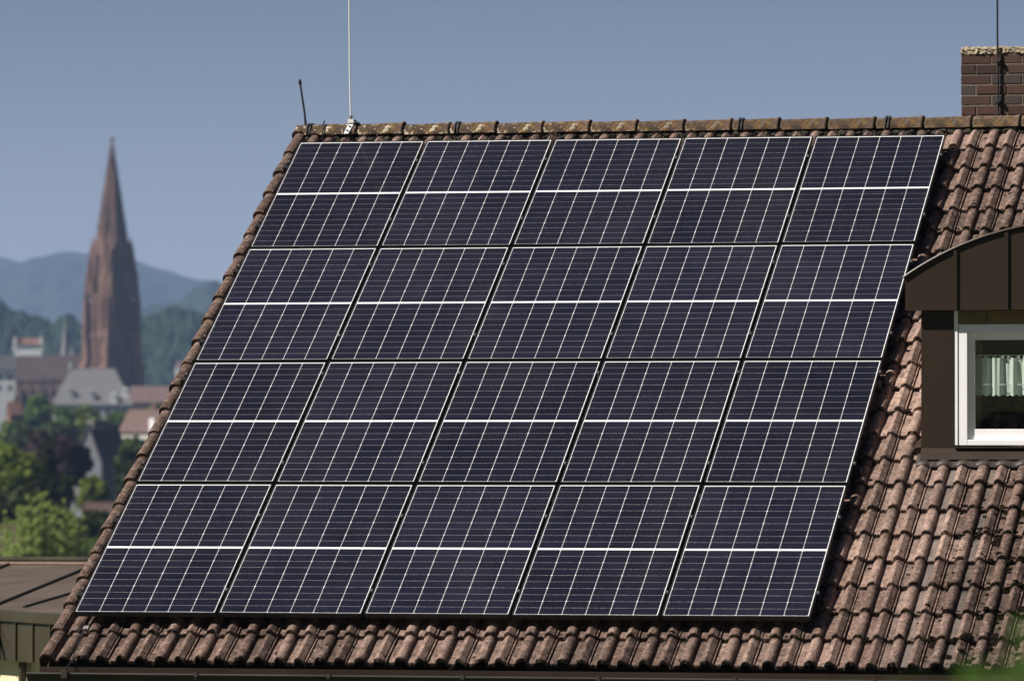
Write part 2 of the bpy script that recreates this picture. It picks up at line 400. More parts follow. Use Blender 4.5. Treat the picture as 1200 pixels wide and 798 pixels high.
def tiles():
    mb = MB()
    xs_unit = sorted(set([round(0.028+0.0115*i, 4) for i in range(25)]+[0.165-0.0401, 0.165-0.0385, 0.165-0.034, 0.165+0.034, 0.165+0.0385, 0.165+0.0401, 0.302-0.0371, 0.302-0.0355, 0.302+0.0355, 0.302+0.0371, 0.3425, 0.3435, 0.3485, 0.3495, 0.3565, 0.3575-PER+PER]))
    x_lo = 0.3575-PER
    xs_unit = [x for x in xs_unit if x_lo <= x <= 0.3575]
    ncol = int((X1-x_lo)/PER)+1
    for col in range(-0, ncol):
        cx = col*PER
        for k in range(NROW):
            r = rnd.random
            s0 = S_EAVE-k*GAUGE
            if s0 < -0.40: continue
            jit_x, jit_s, jit_n, skew, roll = (r()-.5)*.007, (r()-.5)*.012, (r()-.5)*.005, (r()-.5)*.014, (r()-.5)*.010
            xc = cx+0.21
            base = 0.5+0.28*noise.noise(Vector((xc*0.6, s0*0.5, 3)))+(r()-.5)*0.75
            if 5.3 < xc < 6.9 and 3.0 < s0 < 6.2: base += 0.75*max(0, 1-abs(xc-5.75)/0.75)
            if xc > 6.0 and s0 > 5.2: base -= 0.30
            if xc < 0.4: base -= 0.22
            base = min(1, max(0, base))
            dirt_shade = min(0.95, 0.30+0.22*noise.noise(Vector((xc*0.8, s0*0.7, 11)))+(0.38 if s0 > 5.2 and xc > 6 else 0)-(0.3 if (5.3 < xc < 6.3 and s0 > 2.8) else 0))
            dirt_shade = max(0.0, dirt_shade)
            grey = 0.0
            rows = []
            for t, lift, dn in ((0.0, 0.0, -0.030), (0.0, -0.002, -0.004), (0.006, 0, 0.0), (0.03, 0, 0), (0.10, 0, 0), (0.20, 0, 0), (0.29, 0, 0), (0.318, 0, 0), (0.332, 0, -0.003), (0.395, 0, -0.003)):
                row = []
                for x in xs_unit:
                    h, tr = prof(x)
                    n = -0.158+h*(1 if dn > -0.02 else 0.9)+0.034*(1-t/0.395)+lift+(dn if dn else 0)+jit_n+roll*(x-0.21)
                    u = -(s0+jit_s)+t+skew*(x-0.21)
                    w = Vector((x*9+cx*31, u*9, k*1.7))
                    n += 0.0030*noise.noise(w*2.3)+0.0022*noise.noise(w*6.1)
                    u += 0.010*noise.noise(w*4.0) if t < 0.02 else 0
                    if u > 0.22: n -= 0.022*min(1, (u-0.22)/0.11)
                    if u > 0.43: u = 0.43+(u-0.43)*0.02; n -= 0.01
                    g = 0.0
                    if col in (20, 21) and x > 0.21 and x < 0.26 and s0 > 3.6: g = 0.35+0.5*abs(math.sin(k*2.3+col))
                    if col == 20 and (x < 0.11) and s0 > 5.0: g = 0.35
                    d = dirt_shade*tr*(1.0 if t > 0.04 else 0.6)
                    if t < 0.005: d = max(d, 0.95)  # lower end faces painted dark, as the shaded gap between rows
                    elif t > 0.325: d = max(d, 0.95)  # shadow of the overlapping row painted as a dark band, rolls included
                    elif t > 0.31: d = max(d, 0.35)  # softer start of that painted lap shadow
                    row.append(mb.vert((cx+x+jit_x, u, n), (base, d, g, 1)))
                rows.append(row)
            for a, b in zip(rows, rows[1:]):
                for j in range(len(a)-1): mb.f.append([a[j], a[j+1], b[j+1], b[j]])
    # verge tiles along the left gable: a stout roll with a drip side
    for k in range(NROW):
        s0 = S_EAVE-k*GAUGE
        if s0 < -0.40: continue
        r = rnd.random; jn, jx = (r()-.5)*.008, (r()-.5)*.012; base = 0.05+0.2*r()
        rows = []
        for t, dn in ((0.0, -0.025), (0.0, -0.004), (0.008, 0), (0.12, 0), (0.25, 0), (0.40, 0)):
            row = []
            lift = 0.030*(1-t/0.395)
            pts = [(-0.142, -0.26), (-0.144, -0.18)]
            for i in range(9):
                a = math.pi-math.pi*i/8; pts.append((-0.092+0.052*math.cos(a), -0.155+0.050*math.sin(a)))
            pts += [(-0.03, -0.158), (-0.012, -0.158)]
            for i in range(7):
                a = math.pi-math.pi*i/6; pts.append((0.034+0.040*math.cos(a), -0.158+0.036*math.sin(a)))
            pts += [(0.0765, -0.160)]
            for i, (x, n) in enumerate(pts):
                w = Vector((x*20, (t-s0)*9, k)); low = i < 2
                nn = n+(0 if low else lift+dn)+jn+0.003*noise.noise(w)
                uu = min(0.40, -s0+t+0.004*noise.noise(w*3))
                row.append(mb.vert((x+jx+0.003*noise.noise(w*1.7)-0.01*(1-t/0.4), uu, nn), (base, 0.15+0.3*(0.3+noise.noise(w*0.5)), 0, 1)))
            rows.append(row)
        for a, b in zip(rows, rows[1:]):
            for j in range(len(a)-1): mb.f.append([a[j], a[j+1], b[j+1], b[j]])
    return mb
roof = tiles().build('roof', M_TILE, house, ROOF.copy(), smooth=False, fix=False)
# roof deck and the far slope
YR, ZR = 0.453, 0.119
mb = MB()
mb.prism([rw(X0-0.09, -0.42, -0.21), rw(X0-0.09, 7.44, -0.21), rw(X0-0.09, 7.44, -0.30), rw(X0-0.09, -0.47, -0.30)], (X1-X0+0.18, 0, 0))
mb.build('roof_deck', M_DECK, house)
mb = MB(); t = math.tan(RP)
for k in range(24):
    y0 = YR+k*0.293; y1 = y0+0.32
    mb.box((X0-0.14, y0, 0), (X1, y1, 0.02), Matrix(((1, 0, 0, 0), (0, 1, 0, 0), (0, -t, 1, ZR-0.08+t*YR+0.012), (0, 0, 0, 1))), (0.4, 0.3, 0, 1))
mb.build('back_roof', M_TILE, house)
# ridge: lichen-covered half-round caps, each lapping over the next
capx = [-0.135]+[0.37+0.388*k for k in range(23)]
for i, (a, b) in enumerate(zip(capx, capx[1:])):
    mb = MB(); rings = []
    dz = (rnd.random()-.5)*.008
    wl_ = [0.0, 0.02, 0.5, 0.8, 0.93, 0.95, 1.0, 1.0]; rr = [0.091, 0.093, 0.096, 0.099, 0.100, 0.107, 0.108, 0.092]
    tint = (rnd.random(), max(0.0, 1.0-max(0, a-0.6)/3.0)*0.9+0.12, 0.5, 1)
    for w, R in zip(wl_, rr):
        x = a+(b-a+0.012)*w; ring = []
        for j in range(15):
            th = math.pi*(1.0-1.0*j/14)
            q = Vector((x*8, math.cos(th), math.sin(th)))
            Rn = R*(1+0.03*noise.noise(q*1.3))
            ring.append(Vector((x, YR-0.010+Rn*1.08*math.cos(th), 0.072+dz+Rn*0.92*math.sin(th)-0.004*(1-w))))
        rings.append(ring)
    mb.loft(rings, closed=False, cap=False); mb.c = [tint]*len(mb.v)
    if i == 0:
        mb.prism([Vector((a+0.002, YR-0.012+0.09*math.cos(math.pi*j/10), 0.07+0.083*math.sin(math.pi*j/10))) for j in range(11)], (0.012, 0, 0), tint)
    M = Matrix.Translation((a, YR, 0.06))
    local_build(mb, 'ridge_tile', M_RIDGE, roof, M, smooth=True, fix=False)
# bedding mortar and moss in the gap beneath the caps
mb = MB()
for i in range(150):
    x = X0-0.1+i*0.0625; s = 0.018+0.014*rnd.random()
    c0 = Vector((x+rnd.random()*.03, YR-0.105+rnd.random()*.02, 0.026+rnd.random()*.010))
    ring = [[c0+Vector((s*1.5*math.cos(a)*math.cos(b), s*math.sin(a)*math.cos(b), s*0.8*math.sin(b)))*(0.7+0.6*rnd.random()) for a in [k*math.pi/3 for k in range(6)]] for b in (-1.2, -0.4, 0.4, 1.2)]
    mb.loft(ring, c=(0.4, 0.8, 0, 1))
mb.build('ridge_mortar', simple('mossy_mortar', (0.032, 0.028, 0.019), 1, 0, 0.6, 40, 0.6), roof)
# metal straps over the ridge
for x in (-0.03, 1.21, 3.55, 4.74):
    mb = MB()
    for dx in (0, 0.026):
        pts = [Vector((x+dx, YR-0.012+0.106*math.cos(math.pi*(1.0-0.75*j/10)), 0.070+0.097*math.sin(math.pi*(1.0-0.75*j/10)))) for j in range(11)]
        mb.tube(pts, 0.006, 6)
    local_build(mb, 'ridge_clip', M_BLACKROD, roof, Matrix.Translation((x, YR, 0.16)))
# walls
mb = MB()
mb.box((X0+0.05, -6.0, -7.3), (X1-0.1, -5.85, -3.96)); mb.box((X0+0.05, 6.7, -7.3), (X1-0.1, 6.85, -3.9))
for x in (X0+0.05, X1-0.25):
    mb.prism([Vector((x, -5.85, -7.3)), Vector((x, 6.7, -7.3)), Vector((x, 6.7, -3.95)), Vector((x, YR, -0.30)), Vector((x, -5.85, -3.98))], (0.15, 0, 0))
mb.build('wall', M_PLASTERW, house)
mb = MB(); mb.box((X0-0.11, -6.44, -4.24), (X1, -6.36, -4.005)); mb.box((X0-0.11, -6.36, -4.24), (X1, -5.99, -4.21))
mb.build('fascia_board', M_BROWN, house)
mb = MB(); mb.prism([rw(X0-0.095, -0.44, -0.19), rw(X0-0.095, 7.40, -0.19), rw(X0-0.095, 7.40, -0.36), rw(X0-0.095, -0.44, -0.36)], (0.022, 0, 0))
mb.build('barge_board', M_BROWN, house)
# gutter
GY, GZ, GR = -6.535, -4.045, 0.068
mb = MB(); ring = lambda x, R: [Vector((x, GY+R*math.cos(a), GZ+R*math.sin(a))) for a in [math.pi+math.pi*j/12 for j in range(13)]]
gx0 = -0.17
mb.loft([ring(gx0, GR), ring(X1, GR)], closed=False, cap=False); mb.loft([ring(gx0, GR-0.004), ring(X1, GR-0.004)], closed=False, cap=False)
mb.tube([(gx0, GY-GR-0.004, GZ+0.003), (X1, GY-GR-0.004, GZ+0.003)], 0.009, 8)
mb.prism([Vector((gx0-0.002, p.y, p.z)) for p in ring(0, GR)], (0.006, 0, 0))
gutter = mb.build('gutter', M_GUTTER, house)
for x in [0.11+0.95*k for k in range(10)]:
    mb = MB(); pts = [Vector((x, GY+(GR+0.006)*math.cos(math.pi+math.pi*j/10), GZ+(GR+0.006)*math.sin(math.pi+math.pi*j/10))) for j in range(11)]
    for p, q in zip(pts, pts[1:]):
        mb.hexa([p+Vector((-.013, 0, 0)), p+Vector((.013, 0, 0)), q+Vector((.013, 0, 0)), q+Vector((-.013, 0, 0)),
                 p+Vector((-.013, 0, -.004)), p+Vector((.013, 0, -.004)), q+Vector((.013, 0, -.004)), q+Vector((-.013, 0, -.004))])
    mb.box((x-.013, GY-GR-0.017, GZ-0.01), (x+.013, GY-GR+0.010, GZ+0.022))
    local_build(mb, 'gutter_bracket', M_GUTTER, gutter, Matrix.Translation((x, GY, GZ)))

# dormer --------------------------------------------------------------
YF, YW = -4.118, -4.03
DCX, DCZ, DR = 6.873, -3.07, 2.209
DL, DRt = 5.621, 2*DCX-5.621
def arc(R, xl, xr, n=28): return [(x, DCZ+math.sqrt(max(0, R*R-(x-DCX)**2))) for x in [xl+(xr-xl)*i/n for i in range(n+1)]]
mb = MB()      # curved roof shell and cheeks
o_ = arc(DR, DL-0.006, DRt+0.006)
for (xa, za), (xb, zb) in zip(o_, o_[1:]):
    mb.hexa([(xa, YF-0.008, za-0.002), (xb, YF-0.008, zb-0.002), (xb, -0.9, zb-0.002), (xa, -0.9, za-0.002), (xa, YF-0.008, za+0.016), (xb, YF-0.008, zb+0.016), (xb, -0.9, zb+0.016), (xa, -0.9, za+0.016)])
for x in (5.728, 2*DCX-5.728-0.04): mb.box((x, YW+0.02, -2.62), (x+0.04, -1.6, -1.487))
mb.box((DL+0.03, YW-0.05, -1.483), (DRt-0.03, -2.0, -1.46))
dormer = local_build(mb, 'dormer', M_BROWN, house, Matrix.Translation((DCX, YW, -2.57)))
def fascia_seg(xa, xb):
    m2 = MB(); a = arc(DR-0.005, xa, xb, 8)
    m2.prism([Vector((xa, YF, -1.487))]+[Vector((x, YF, z)) for x, z in a]+[Vector((xb, YF, -1.487))], (0, 0.03, 0)); return m2
seams = [5.979, 6.348, 6.716, 7.084, 7.452, 7.820]
edges = [DL]+seams+[DRt]
for a, b in zip(edges, edges[1:]):
    local_build(fascia_seg(a+0.004, b-0.004), 'fascia_panel', M_BROWN, dormer, Matrix.Translation(((a+b)/2, YF, -1.487)))
for x in seams:
    mb = MB(); z = DCZ+math.sqrt(DR**2-(x-DCX)**2)
    mb.box((x-0.004, YF-0.013, -1.487), (x+0.022, YF+0.02, z-0.004))
    local_build(mb, 'standing_seam', M_BROWN, dormer, Matrix.Translation((x, YF, -1.487)))
mb = MB()      # drip edge along the arch
pts = [Vector((x, YF-0.010, z+0.005)) for x, z in arc(DR, DL-0.01, DRt+0.01, 40)]
mb.tube(pts, 0.010, 6); mb.build('drip_edge', M_BROWN, dormer)
for a, b in ((5.728, 5.962), (2*DCX-5.962, 2*DCX-5.728)):
    mb = MB(); mb.box((a, YW-0.012, -2.60), (b, YW+0.12, -1.489)); local_build(mb, 'corner_post', M_BROWN, dormer, Matrix.Translation((a, YW, -2.6)))
WX0, WX1, WZ0, WZ1 = 5.996, 7.750, -2.456, -1.587
mb = MB(); mb.box((WX0-0.01, YW+0.004, WZ1+0.002), (6.20, YW+0.04, -1.489)); mb.box((6.206, YW+0.004, WZ1+0.002), (6.9, YW+0.04, -1.489)); mb.box((6.906, YW+0.004, WZ1+0.002), (WX1, YW+0.04, -1.489))
mb.build('lintel_panel', M_WOOD, dormer)
mb = MB()      # jamb strips and outer frame
mb.box((5.963, YW-0.006, WZ0), (5.993, YW+0.06, -1.489)); mb.box((WX1+0.003, YW-0.006, WZ0), (WX1+0.033, YW+0.06, -1.489))
fw = 0.064
mb.box((WX0, YW, WZ0), (WX0+fw, YW+0.07, WZ1)); mb.box((WX1-fw, YW, WZ0), (WX1, YW+0.07, WZ1))
mb.box((WX0+fw, YW+0.0, WZ1-fw), (WX1-fw, YW+0.07, WZ1)); mb.box((WX0+fw, YW, WZ0), (WX1-fw, YW+0.07, WZ0+0.042))
mb.box((6.838, YW+0.002, WZ0+0.042), (6.908, YW+0.07, WZ1-fw))
mb.build('window_frame', M_WHITE, dormer, bevel=0.004)
sash_glass = []
for a, b in ((WX0+fw, 6.838), (6.908, WX1-fw)):
    mb = MB(); z0, z1 = WZ0+0.042, WZ1-fw; y0, y1 = YW+0.030, YW+0.078; q = 0.048
    mb.box((a+0.001, y0, z0+0.001), (a+q, y1, z1-0.001)); mb.box((b-q, y0, z0+0.001), (b-0.001, y1, z1-0.001))
    mb.box((a+q, y0, z1-q), (b-q, y1, z1-0.001)); mb.box((a+q, y0, z0+0.001), (b-q, y1, z0+q+0.028))
    mb.box((a+q, y0-0.012, z0+0.001), (b-q, y0, z0+0.020))
    local_build(mb, 'window_sash', M_WHITE, dormer, Matrix.Translation((a, YW, z0)), bevel=0.003)
    mb = MB(); mb.poly([(a+q-0.004, y0+0.02, z0+q+0.024), (b-q+0.004, y0+0.02, z0+q+0.024), (b-q+0.004, y0+0.02, z1-q+0.004), (a+q-0.004, y0+0.02, z1-q+0.004)])
    local_build(mb, 'glass_pane', M_GLASS, dormer, Matrix.Translation((a+q, y0+0.02, z0)))
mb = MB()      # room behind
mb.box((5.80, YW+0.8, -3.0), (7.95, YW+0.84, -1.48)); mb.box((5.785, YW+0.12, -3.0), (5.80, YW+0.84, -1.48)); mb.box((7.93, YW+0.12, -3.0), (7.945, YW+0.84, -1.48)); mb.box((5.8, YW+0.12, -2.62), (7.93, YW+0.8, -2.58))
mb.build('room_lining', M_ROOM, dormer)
mb = MB(); mb.prism([Vector((6.03, YW+0.09, -2.40)), Vector((6.10, YW+0.34, -2.40)), Vector((6.115, YW+0.34, -1.62)), Vector((6.03, YW+0.09, -1.62))], (0.008, 0, 0))
mb.build('inner_reveal', M_REVEAL, dormer)
mb = MB()      # sill flashing with a step, then the dressed lead apron over the tiles
mb.hexa([(5.728, YW-0.078, -2.556), (8.02, YW-0.078, -2.556), (8.02, YW+0.12, -2.585), (5.728, YW+0.12, -2.585), (5.728, YW-0.02, -2.475), (8.02, YW-0.02, -2.475), (8.02, YW+0.12, -2.460), (5.728, YW+0.12, -2.460)])
mb.box((5.97, YW-0.05, -2.474), (7.78, YW-0.01, -2.462))
mb.build('sill_flashing', M_BROWN, dormer)
mb = MB(); P = []
for j, (s, nb) in enumerate(((4.76, -0.092), (4.80, -0.100), (4.85, -0.107), (4.897, -0.113))):
    row = []
    for i in range(150):
        x = 5.70+2.35*i/149; h, tr = prof(((x-0.0705) % PER)+0.0705)
        n = nb+(h-0.02)*(0.1, 0.2, 0.4, 0.6)[j]+0.006*noise.noise(Vector((x*14, j, 0)))
        row.append(rw(x, s+0.012*noise.noise(Vector((x*9, j, 5)))*(j == 3), n))
    P.append(row)
mb.grid(P); ap = mb.build('lead_apron', M_LEAD, dormer, smooth=True); ap.modifiers.new('thick', 'SOLIDIFY').thickness = 0.004
mb = MB(); mb.hexa([rw(5.63, 4.72, -0.12), rw(5.75, 4.72, -0.12), rw(5.75, 4.55, -0.12), rw(5.66, 4.55, -0.12), rw(5.68, 4.72, -0.06), rw(5.75, 4.72, -0.05), rw(5.75, 4.55, -0.05), rw(5.72, 4.55, -0.06)])
mb.build('corner_flashing', M_BROWN, dormer, bevel=0.01)
# half curtain behind the left pane
mb = MB(); P = []
cx0, cx1 = 6.112, 6.786; nx = 150
for j in range(13):
    row = []
    for i in range(nx+1):
        u = i/nx; x = cx0+(cx1-cx0)*u; v = j/12
        fold = (0.013+0.009*v)*math.sin(u*46+1.3*math.sin(u*11))+0.006*math.sin(u*91)
        z = -1.828-0.262*v
        if j == 12: z -= 0.012*abs(math.sin(u*44))
        row.append(Vector((x, YW+0.092+fold, z)))
    P.append(row)
mb.grid(P)
for i in range(60):      # eyelet loops of the heading
    x = cx0+(cx1-cx0)*(i+.5)/60; y = YW+0.092+0.012*math.sin((i+.5)/60*38+1.3*math.sin((i+.5)/60*11))
    if i % 5 < 3: mb.box((x-0.004, y-0.002, -1.828), (x+0.004, y+0.002, -1.811))
mb.box((cx0, YW+0.088, -1.812), (cx1, YW+0.096, -1.806))
mb.tube([Vector((cx0+(cx1-cx0)*i/60, YW+0.084+0.019*math.sin(i/60*38+1.3*math.sin(i/60*11)), -2.020)) for i in range(61)], 0.003, 5)
cur = local_build(mb, 'curtain', M_LACE, None, Matrix.Translation((6.4, YW+0.092, -2.09)), fix=False)
tag(cur, 'pleated white lace half curtain with scalloped hem behind the dormer window', 'curtain')

# chimney --------------------------------------------------------------
CX0, CX1, CY0, CY1, CZT = 5.236, 6.250, 1.10, 1.78, 0.703
mb = MB(); mb.box((CX0+0.004, CY0+0.003, -0.6), (CX1-0.004, CY1-0.004, CZT-0.002))
chim = local_build(mb, 'chimney', M_MORTAR, house, Matrix.Translation(((CX0+CX1)/2, (CY0+CY1)/2, -0.6)))
mb = MB()
for k in range(15):
    z1 = CZT-0.010-k*0.083; z0 = z1-0.071; x = CX0 if k % 2 == 0 else CX0-0.125
    while x < CX1-0.02:
        a, b = max(x, CX0), min(x+0.238, CX1); x += 0.250
        if b-a < 0.03: continue
        j = lambda: (rnd.random()-.5)*.005
        c = (rnd.random()*0.75 if rnd.random() < 0.85 else 1.0, 0, 0, 1)
        mb.box((a+j(), CY0+j()-0.002, z0+j()*.6), (b+j(), CY0+0.1, z1+j()*.6), None, c)
    y = CY0+0.103
    while y < CY1-0.05:
        c = (rnd.random()*0.7, 0, 0, 1)
        for xa, xb in ((CX0-0.001, CX0+0.1), (CX1-0.1, CX1+0.001)): mb.box((xa, y, z0), (xb, min(y+0.238, CY1), z1), None, c)
        y += 0.25
local_build(mb, 'brickwork', M_BRICK, chim, Matrix.Translation((CX0, CY0, 0)), bevel=0.004)
mb = MB(); nxx, nyy = 60, 36; P = []
for j in range(nyy+1):
    row = []
    for i in range(nxx+1):
        x, y = CX0-0.004+(CX1-CX0+0.008)*i/nxx, CY0-0.006+(CY1-CY0+0.012)*j/nyy
        ed = i in (0, nxx) or j in (0, nyy)
        row.append(Vector((x, y, 0.755-(0.012 if ed else 0)+0.012*noise.noise(Vector((x*30, y*30, 0)))+0.010*noise.noise(Vector((x*70, y*70, 4))))))
    P.append(row)
mb.grid(P)
def skirt(pts):
    for p, q in zip(pts, pts[1:]):
        n = 4
        def lvl(r, k): w = Vector((r.x*45, r.y*45, k*0.9)); return Vector((r.x+0.014*noise.noise(w), r.y+0.018*noise.noise(w+Vector((7, 3, 1))), r.z+(CZT-0.006-r.z)*k/n))
        for k in range(n): mb.poly([lvl(p, k) if k else p, lvl(q, k) if k else q, lvl(q, k+1), lvl(p, k+1)])
skirt(P[0]); skirt([r[0] for r in P]); skirt(P[-1]); skirt([r[-1] for r in P])
local_build(mb, 'chimney_cap', M_CONC, chim, Matrix.Translation((CX0, CY0, CZT)))

# ------------------------------------------------------------------ solar panels
PW, PH = 1.058, 1.775
W_, H_ = 1.038, 1.748; IX, IY = 0.0085, 0.0095
def panel_meshes():
    fr = MB(); x0, x1, y0, y1 = -W_/2, W_/2, -H_/2, H_/2
    ox = [(x0, y0), (x1, y0), (x1, y1), (x0, y1)]; ix = [(x0+IX, y0+IY), (x1-IX, y0+IY), (x1-IX, y1-IY), (x0+IX, y1-IY)]
    for k in range(4):
        a, b, c, d = ox[k], ox[(k+1) % 4], ix[(k+1) % 4], ix[k]
        fr.poly([(*a, 0), (*b, 0), (*c, 0), (*d, 0)]); fr.poly([(*a, -0.035), (*b, -0.035), (*b, 0), (*a, 0)])
        fr.poly([(*d, 0), (*c, 0), (*c, -0.006), (*d, -0.006)]); fr.poly([(*b, -0.035), (*a, -0.035), (*d, -0.035), (*c, -0.035)])
    bs = MB(); bs.box((x0+0.003, y0+0.003, -0.007), (x1-0.003, y1-0.003, -0.0045))
    ce = MB(); mx, my = 0.0068, 0.0088
    cw = (W_-2*IX-2*mx); ch = (H_-2*IY-2*my); px = cw/6; cg = 0.023; py = (ch-cg)/20
    r = random.Random(3)
    for i in range(6):
        for j in range(20):
            gx, gy = 0.0015, 0.0008
            a = -cw/2+i*px+gx; b = a+px-2*gx
            c = -ch/2+j*py+gy+(cg if j >= 10 else 0); d = c+py-2*gy
            if i == 0: a -= gx
            if i == 5: b += gx
            q = 0.0052; z = -0.0040; t = (r.random()*0.8, 0, 0, 1)
            if j % 2 == 0: pts = [(a+q, c, z), (b-q, c, z), (b, c+q, z), (b, d, z), (a, d, z), (a, c+q, z)]
            else: pts = [(a, c, z), (b, c, z), (b, d-q, z), (b-q, d, z), (a+q, d, z), (a, d-q, z)]
            ce.poly(pts, t)
    return fr.mesh('frame', M_BLACK), bs.mesh('backsheet', M_BACK), ce.mesh('solar_cells', M_CELL)
me_f, me_b, me_c = panel_meshes()
cl = MB(); cl.box((-0.011, -0.02, -0.01), (0.011, 0.02, 0.004)); cl.tube([(0, 0, 0.004), (0, 0, 0.011)], 0.0075, 6)
me_cl = cl.mesh('clamp', M_BLACK); 
bo = MB(); bo.tube([(0, 0, 0.004), (0, 0, 0.012)], 0.0085, 6); me_bo = bo.mesh('clamp_bolt', M_ALU)
RAILS = [(0.36, 1.34), (0.33+PH-0.03, 1.42+PH-0.02), (0.20+2*PH, 1.50+2*PH), (0.46+3*PH, 1.46+3*PH)]
rown = ['in the top row, just under the mossy ridge', 'in the second row from the top', 'in the third row from the top', 'in the bottom row, just above the gutter']
coln = ['leftmost black solar panel', 'second black solar panel from the left', 'middle black solar panel of five', 'second black solar panel from the right', 'rightmost black solar panel']
def child(name, me, parent, M):
    o = bpy.data.objects.new(name, me); COL.objects.link(o); o.parent = parent; o.matrix_basis = M; return o
for j in range(4):
    for i in range(5):
        wob = Matrix.Rotation((rnd.random()-.5)*.004, 4, 'X') @ Matrix.Rotation((rnd.random()-.5)*.004, 4, 'Y')
        M = ROOF @ Matrix.Translation((PW*(i+.5), -PH*(j+.5), 0)) @ wob
        p = thing('solar_panel', coln[i]+' '+rown[j], 'solar panel', M, 'solar panels on the tiled roof')
        I = Matrix.Identity(4)
        child('frame', me_f, p, I); child('backsheet', me_b, p, I); child('solar_cells', me_c, p, I)
        for s in RAILS[j]:
            yl = -s+PH*(j+.5)
            for x in ([PW/2] if i < 4 else [W_/2+0.012])+([-W_/2-0.012] if i == 0 else []):
                c = child('clamp', me_cl, p, Matrix.Translation((x, yl, 0))); child('bolt', me_bo, c, I)
# rails with their hooks
rail_words = ['upper', 'lower']; rown2 = ['top', 'second', 'third', 'bottom']
for j in range(4):
    for k, s in enumerate(RAILS[j]):
        M = ROOF @ Matrix.Translation((-0.02, -s, -0.10))
        t = thing('mounting_rail', f'black metal rail under the {rail_words[k]} half of the {rown2[j]} panel row', 'rail', M, 'mounting rails under the panels')
        mb = MB(); mb.box((-0.03, -0.019, 0.022), (5.345, 0.019, 0.063)); mb.build('rail', M_BLACK, t, M, bevel=0.002)
        mb = MB(); mb.box((5.346, -0.018, 0.024), (5.356, 0.018, 0.061)); mb.build('end_cap', M_BLACK, t, M, bevel=0.003)
        for x in (0.08, 1.3, 2.6, 3.9, 5.30):
            mb = MB(); mb.box((x-0.02, -0.045, 0.0), (x+0.02, -0.020, 0.05)); mb.box((x-0.02, -0.045, -0.022), (x+0.02, 0.12, -0.012)); mb.tube([(x, -0.046, 0.03), (x, -0.060, 0.03)], 0.010, 6)
            mb.build('roof_hook', M_ZINC if x == 5.30 and k == 0 and j == 2 else M_BLACK, t, M)

# ------------------------------------------------------------------ rods and wires on the roof
t = thing('lightning_rod', 'thin white lightning rod clamped to the ridge near its left end', 'lightning rod', Matrix.Translation((0.323, 0.335, 0.15)))
Mr = wmat(t)
mb = MB(); mb.tube([(0.335, 0.37, 0.17), (0.325, 0.37, 0.6), (0.318, 0.37, 1.6), (0.312, 0.37, 3.2)], [0.0065, 0.006, 0.0055, 0.0045], 8); local_build(mb, 'rod', M_WHITEROD, t, Mr)
mb = MB(); mb.prism([Vector((0.288, 0.315, 0.072)), Vector((0.325, 0.315, 0.072)), Vector((0.362, 0.385, 0.172)), Vector((0.318, 0.385, 0.172))], (0.004, -0.008, 0.004)); mb.box((0.312, 0.355, 0.165), (0.362, 0.40, 0.195)); local_build(mb, 'clamp_plate', M_WHITEROD, t, Mr)
mb = MB()
for q in (0.25, 0.6): mb.tube([(0.308+q*0.035, 0.310+q*0.07, 0.075+q*0.10), (0.308+q*0.035, 0.296+q*0.07, 0.080+q*0.10)], 0.008, 8)
mb.tube([(0.345, 0.36, 0.19), (0.375, 0.37, 0.185), (0.385, 0.42, 0.14)], 0.006, 6); local_build(mb, 'clamp_bolt', M_BLACKROD, t, Mr)
mb = MB(); mb.tube([(0.336, 0.37, 0.19), (0.334, 0.37, 0.225)], 0.015, 8); local_build(mb, 'rod_socket', M_ZINC, t, Mr)
t = thing('antenna_rod', 'short black rod leaning left at the end of the ridge', 'antenna', Matrix.Translation((-0.063, 0.44, 0.16)))
mb = MB(); mb.tube([(-0.062, 0.44, 0.14), (-0.075, 0.44, 0.26), (-0.112, 0.44, 0.50)], [0.011, 0.009, 0.008], 8); local_build(mb, 'rod', M_BLACKROD, t, wmat(t))
mb = MB(); mb.tube([(-0.110, 0.44, 0.49), (-0.113, 0.44, 0.505), (-0.117, 0.44, 0.53)], [0.012, 0.016, 0.010], 8); local_build(mb, 'tip', M_BLACKROD, t, wmat(t))
mb = MB(); pts = [Vector((0.06+0.05*math.sin(a*0.5), YR-0.012+0.115*math.cos(a), 0.066+0.118*math.sin(a))) for a in [math.pi*(1.2-0.7*j/12) for j in range(13)]]
mb.tube([rw(0.055, -0.15, -0.10)]+pts, 0.006, 6)
tag(local_build(mb, 'ridge_wire', M_BLACKROD, None, Matrix.Translation((0.06, YR, 0.06))), 'thin black wire looped over the ridge between the two rods', 'wire')
t = thing('chimney_rod', 'tall thin black rod clamped to the front of the brick chimney', 'lightning rod', Matrix.Translation((5.533, 1.05, 0.2)))
mb = MB(); mb.tube([(5.540, 1.078, 0.15), (5.535, 1.078, 0.9), (5.53, 1.078, 3.4)], [0.0085, 0.008, 0.007], 8); local_build(mb, 'rod', M_BLACKROD, t, wmat(t))
for z in (0.635, 0.31):
    mb = MB(); mb.box((5.524, 1.066, z-0.014), (5.566, 1.098, z+0.014)); mb.tube([(5.548, 1.068, z), (5.548, 1.058, z)], 0.013, 8); mb.tube([(5.57, 1.085, z-0.01), (5.584, 1.082, z-0.022)], 0.005, 6)
    local_build(mb, 'rod_clamp', M_BLACKROD, t, Matrix.Translation((5.54, 1.07, z)), bevel=0.003)
t = thing('conductor_cable', 'thin dark cable running down the left roof edge to the gutter', 'cable', Matrix.Translation(rw(0.10, 7.3, -0.1)))
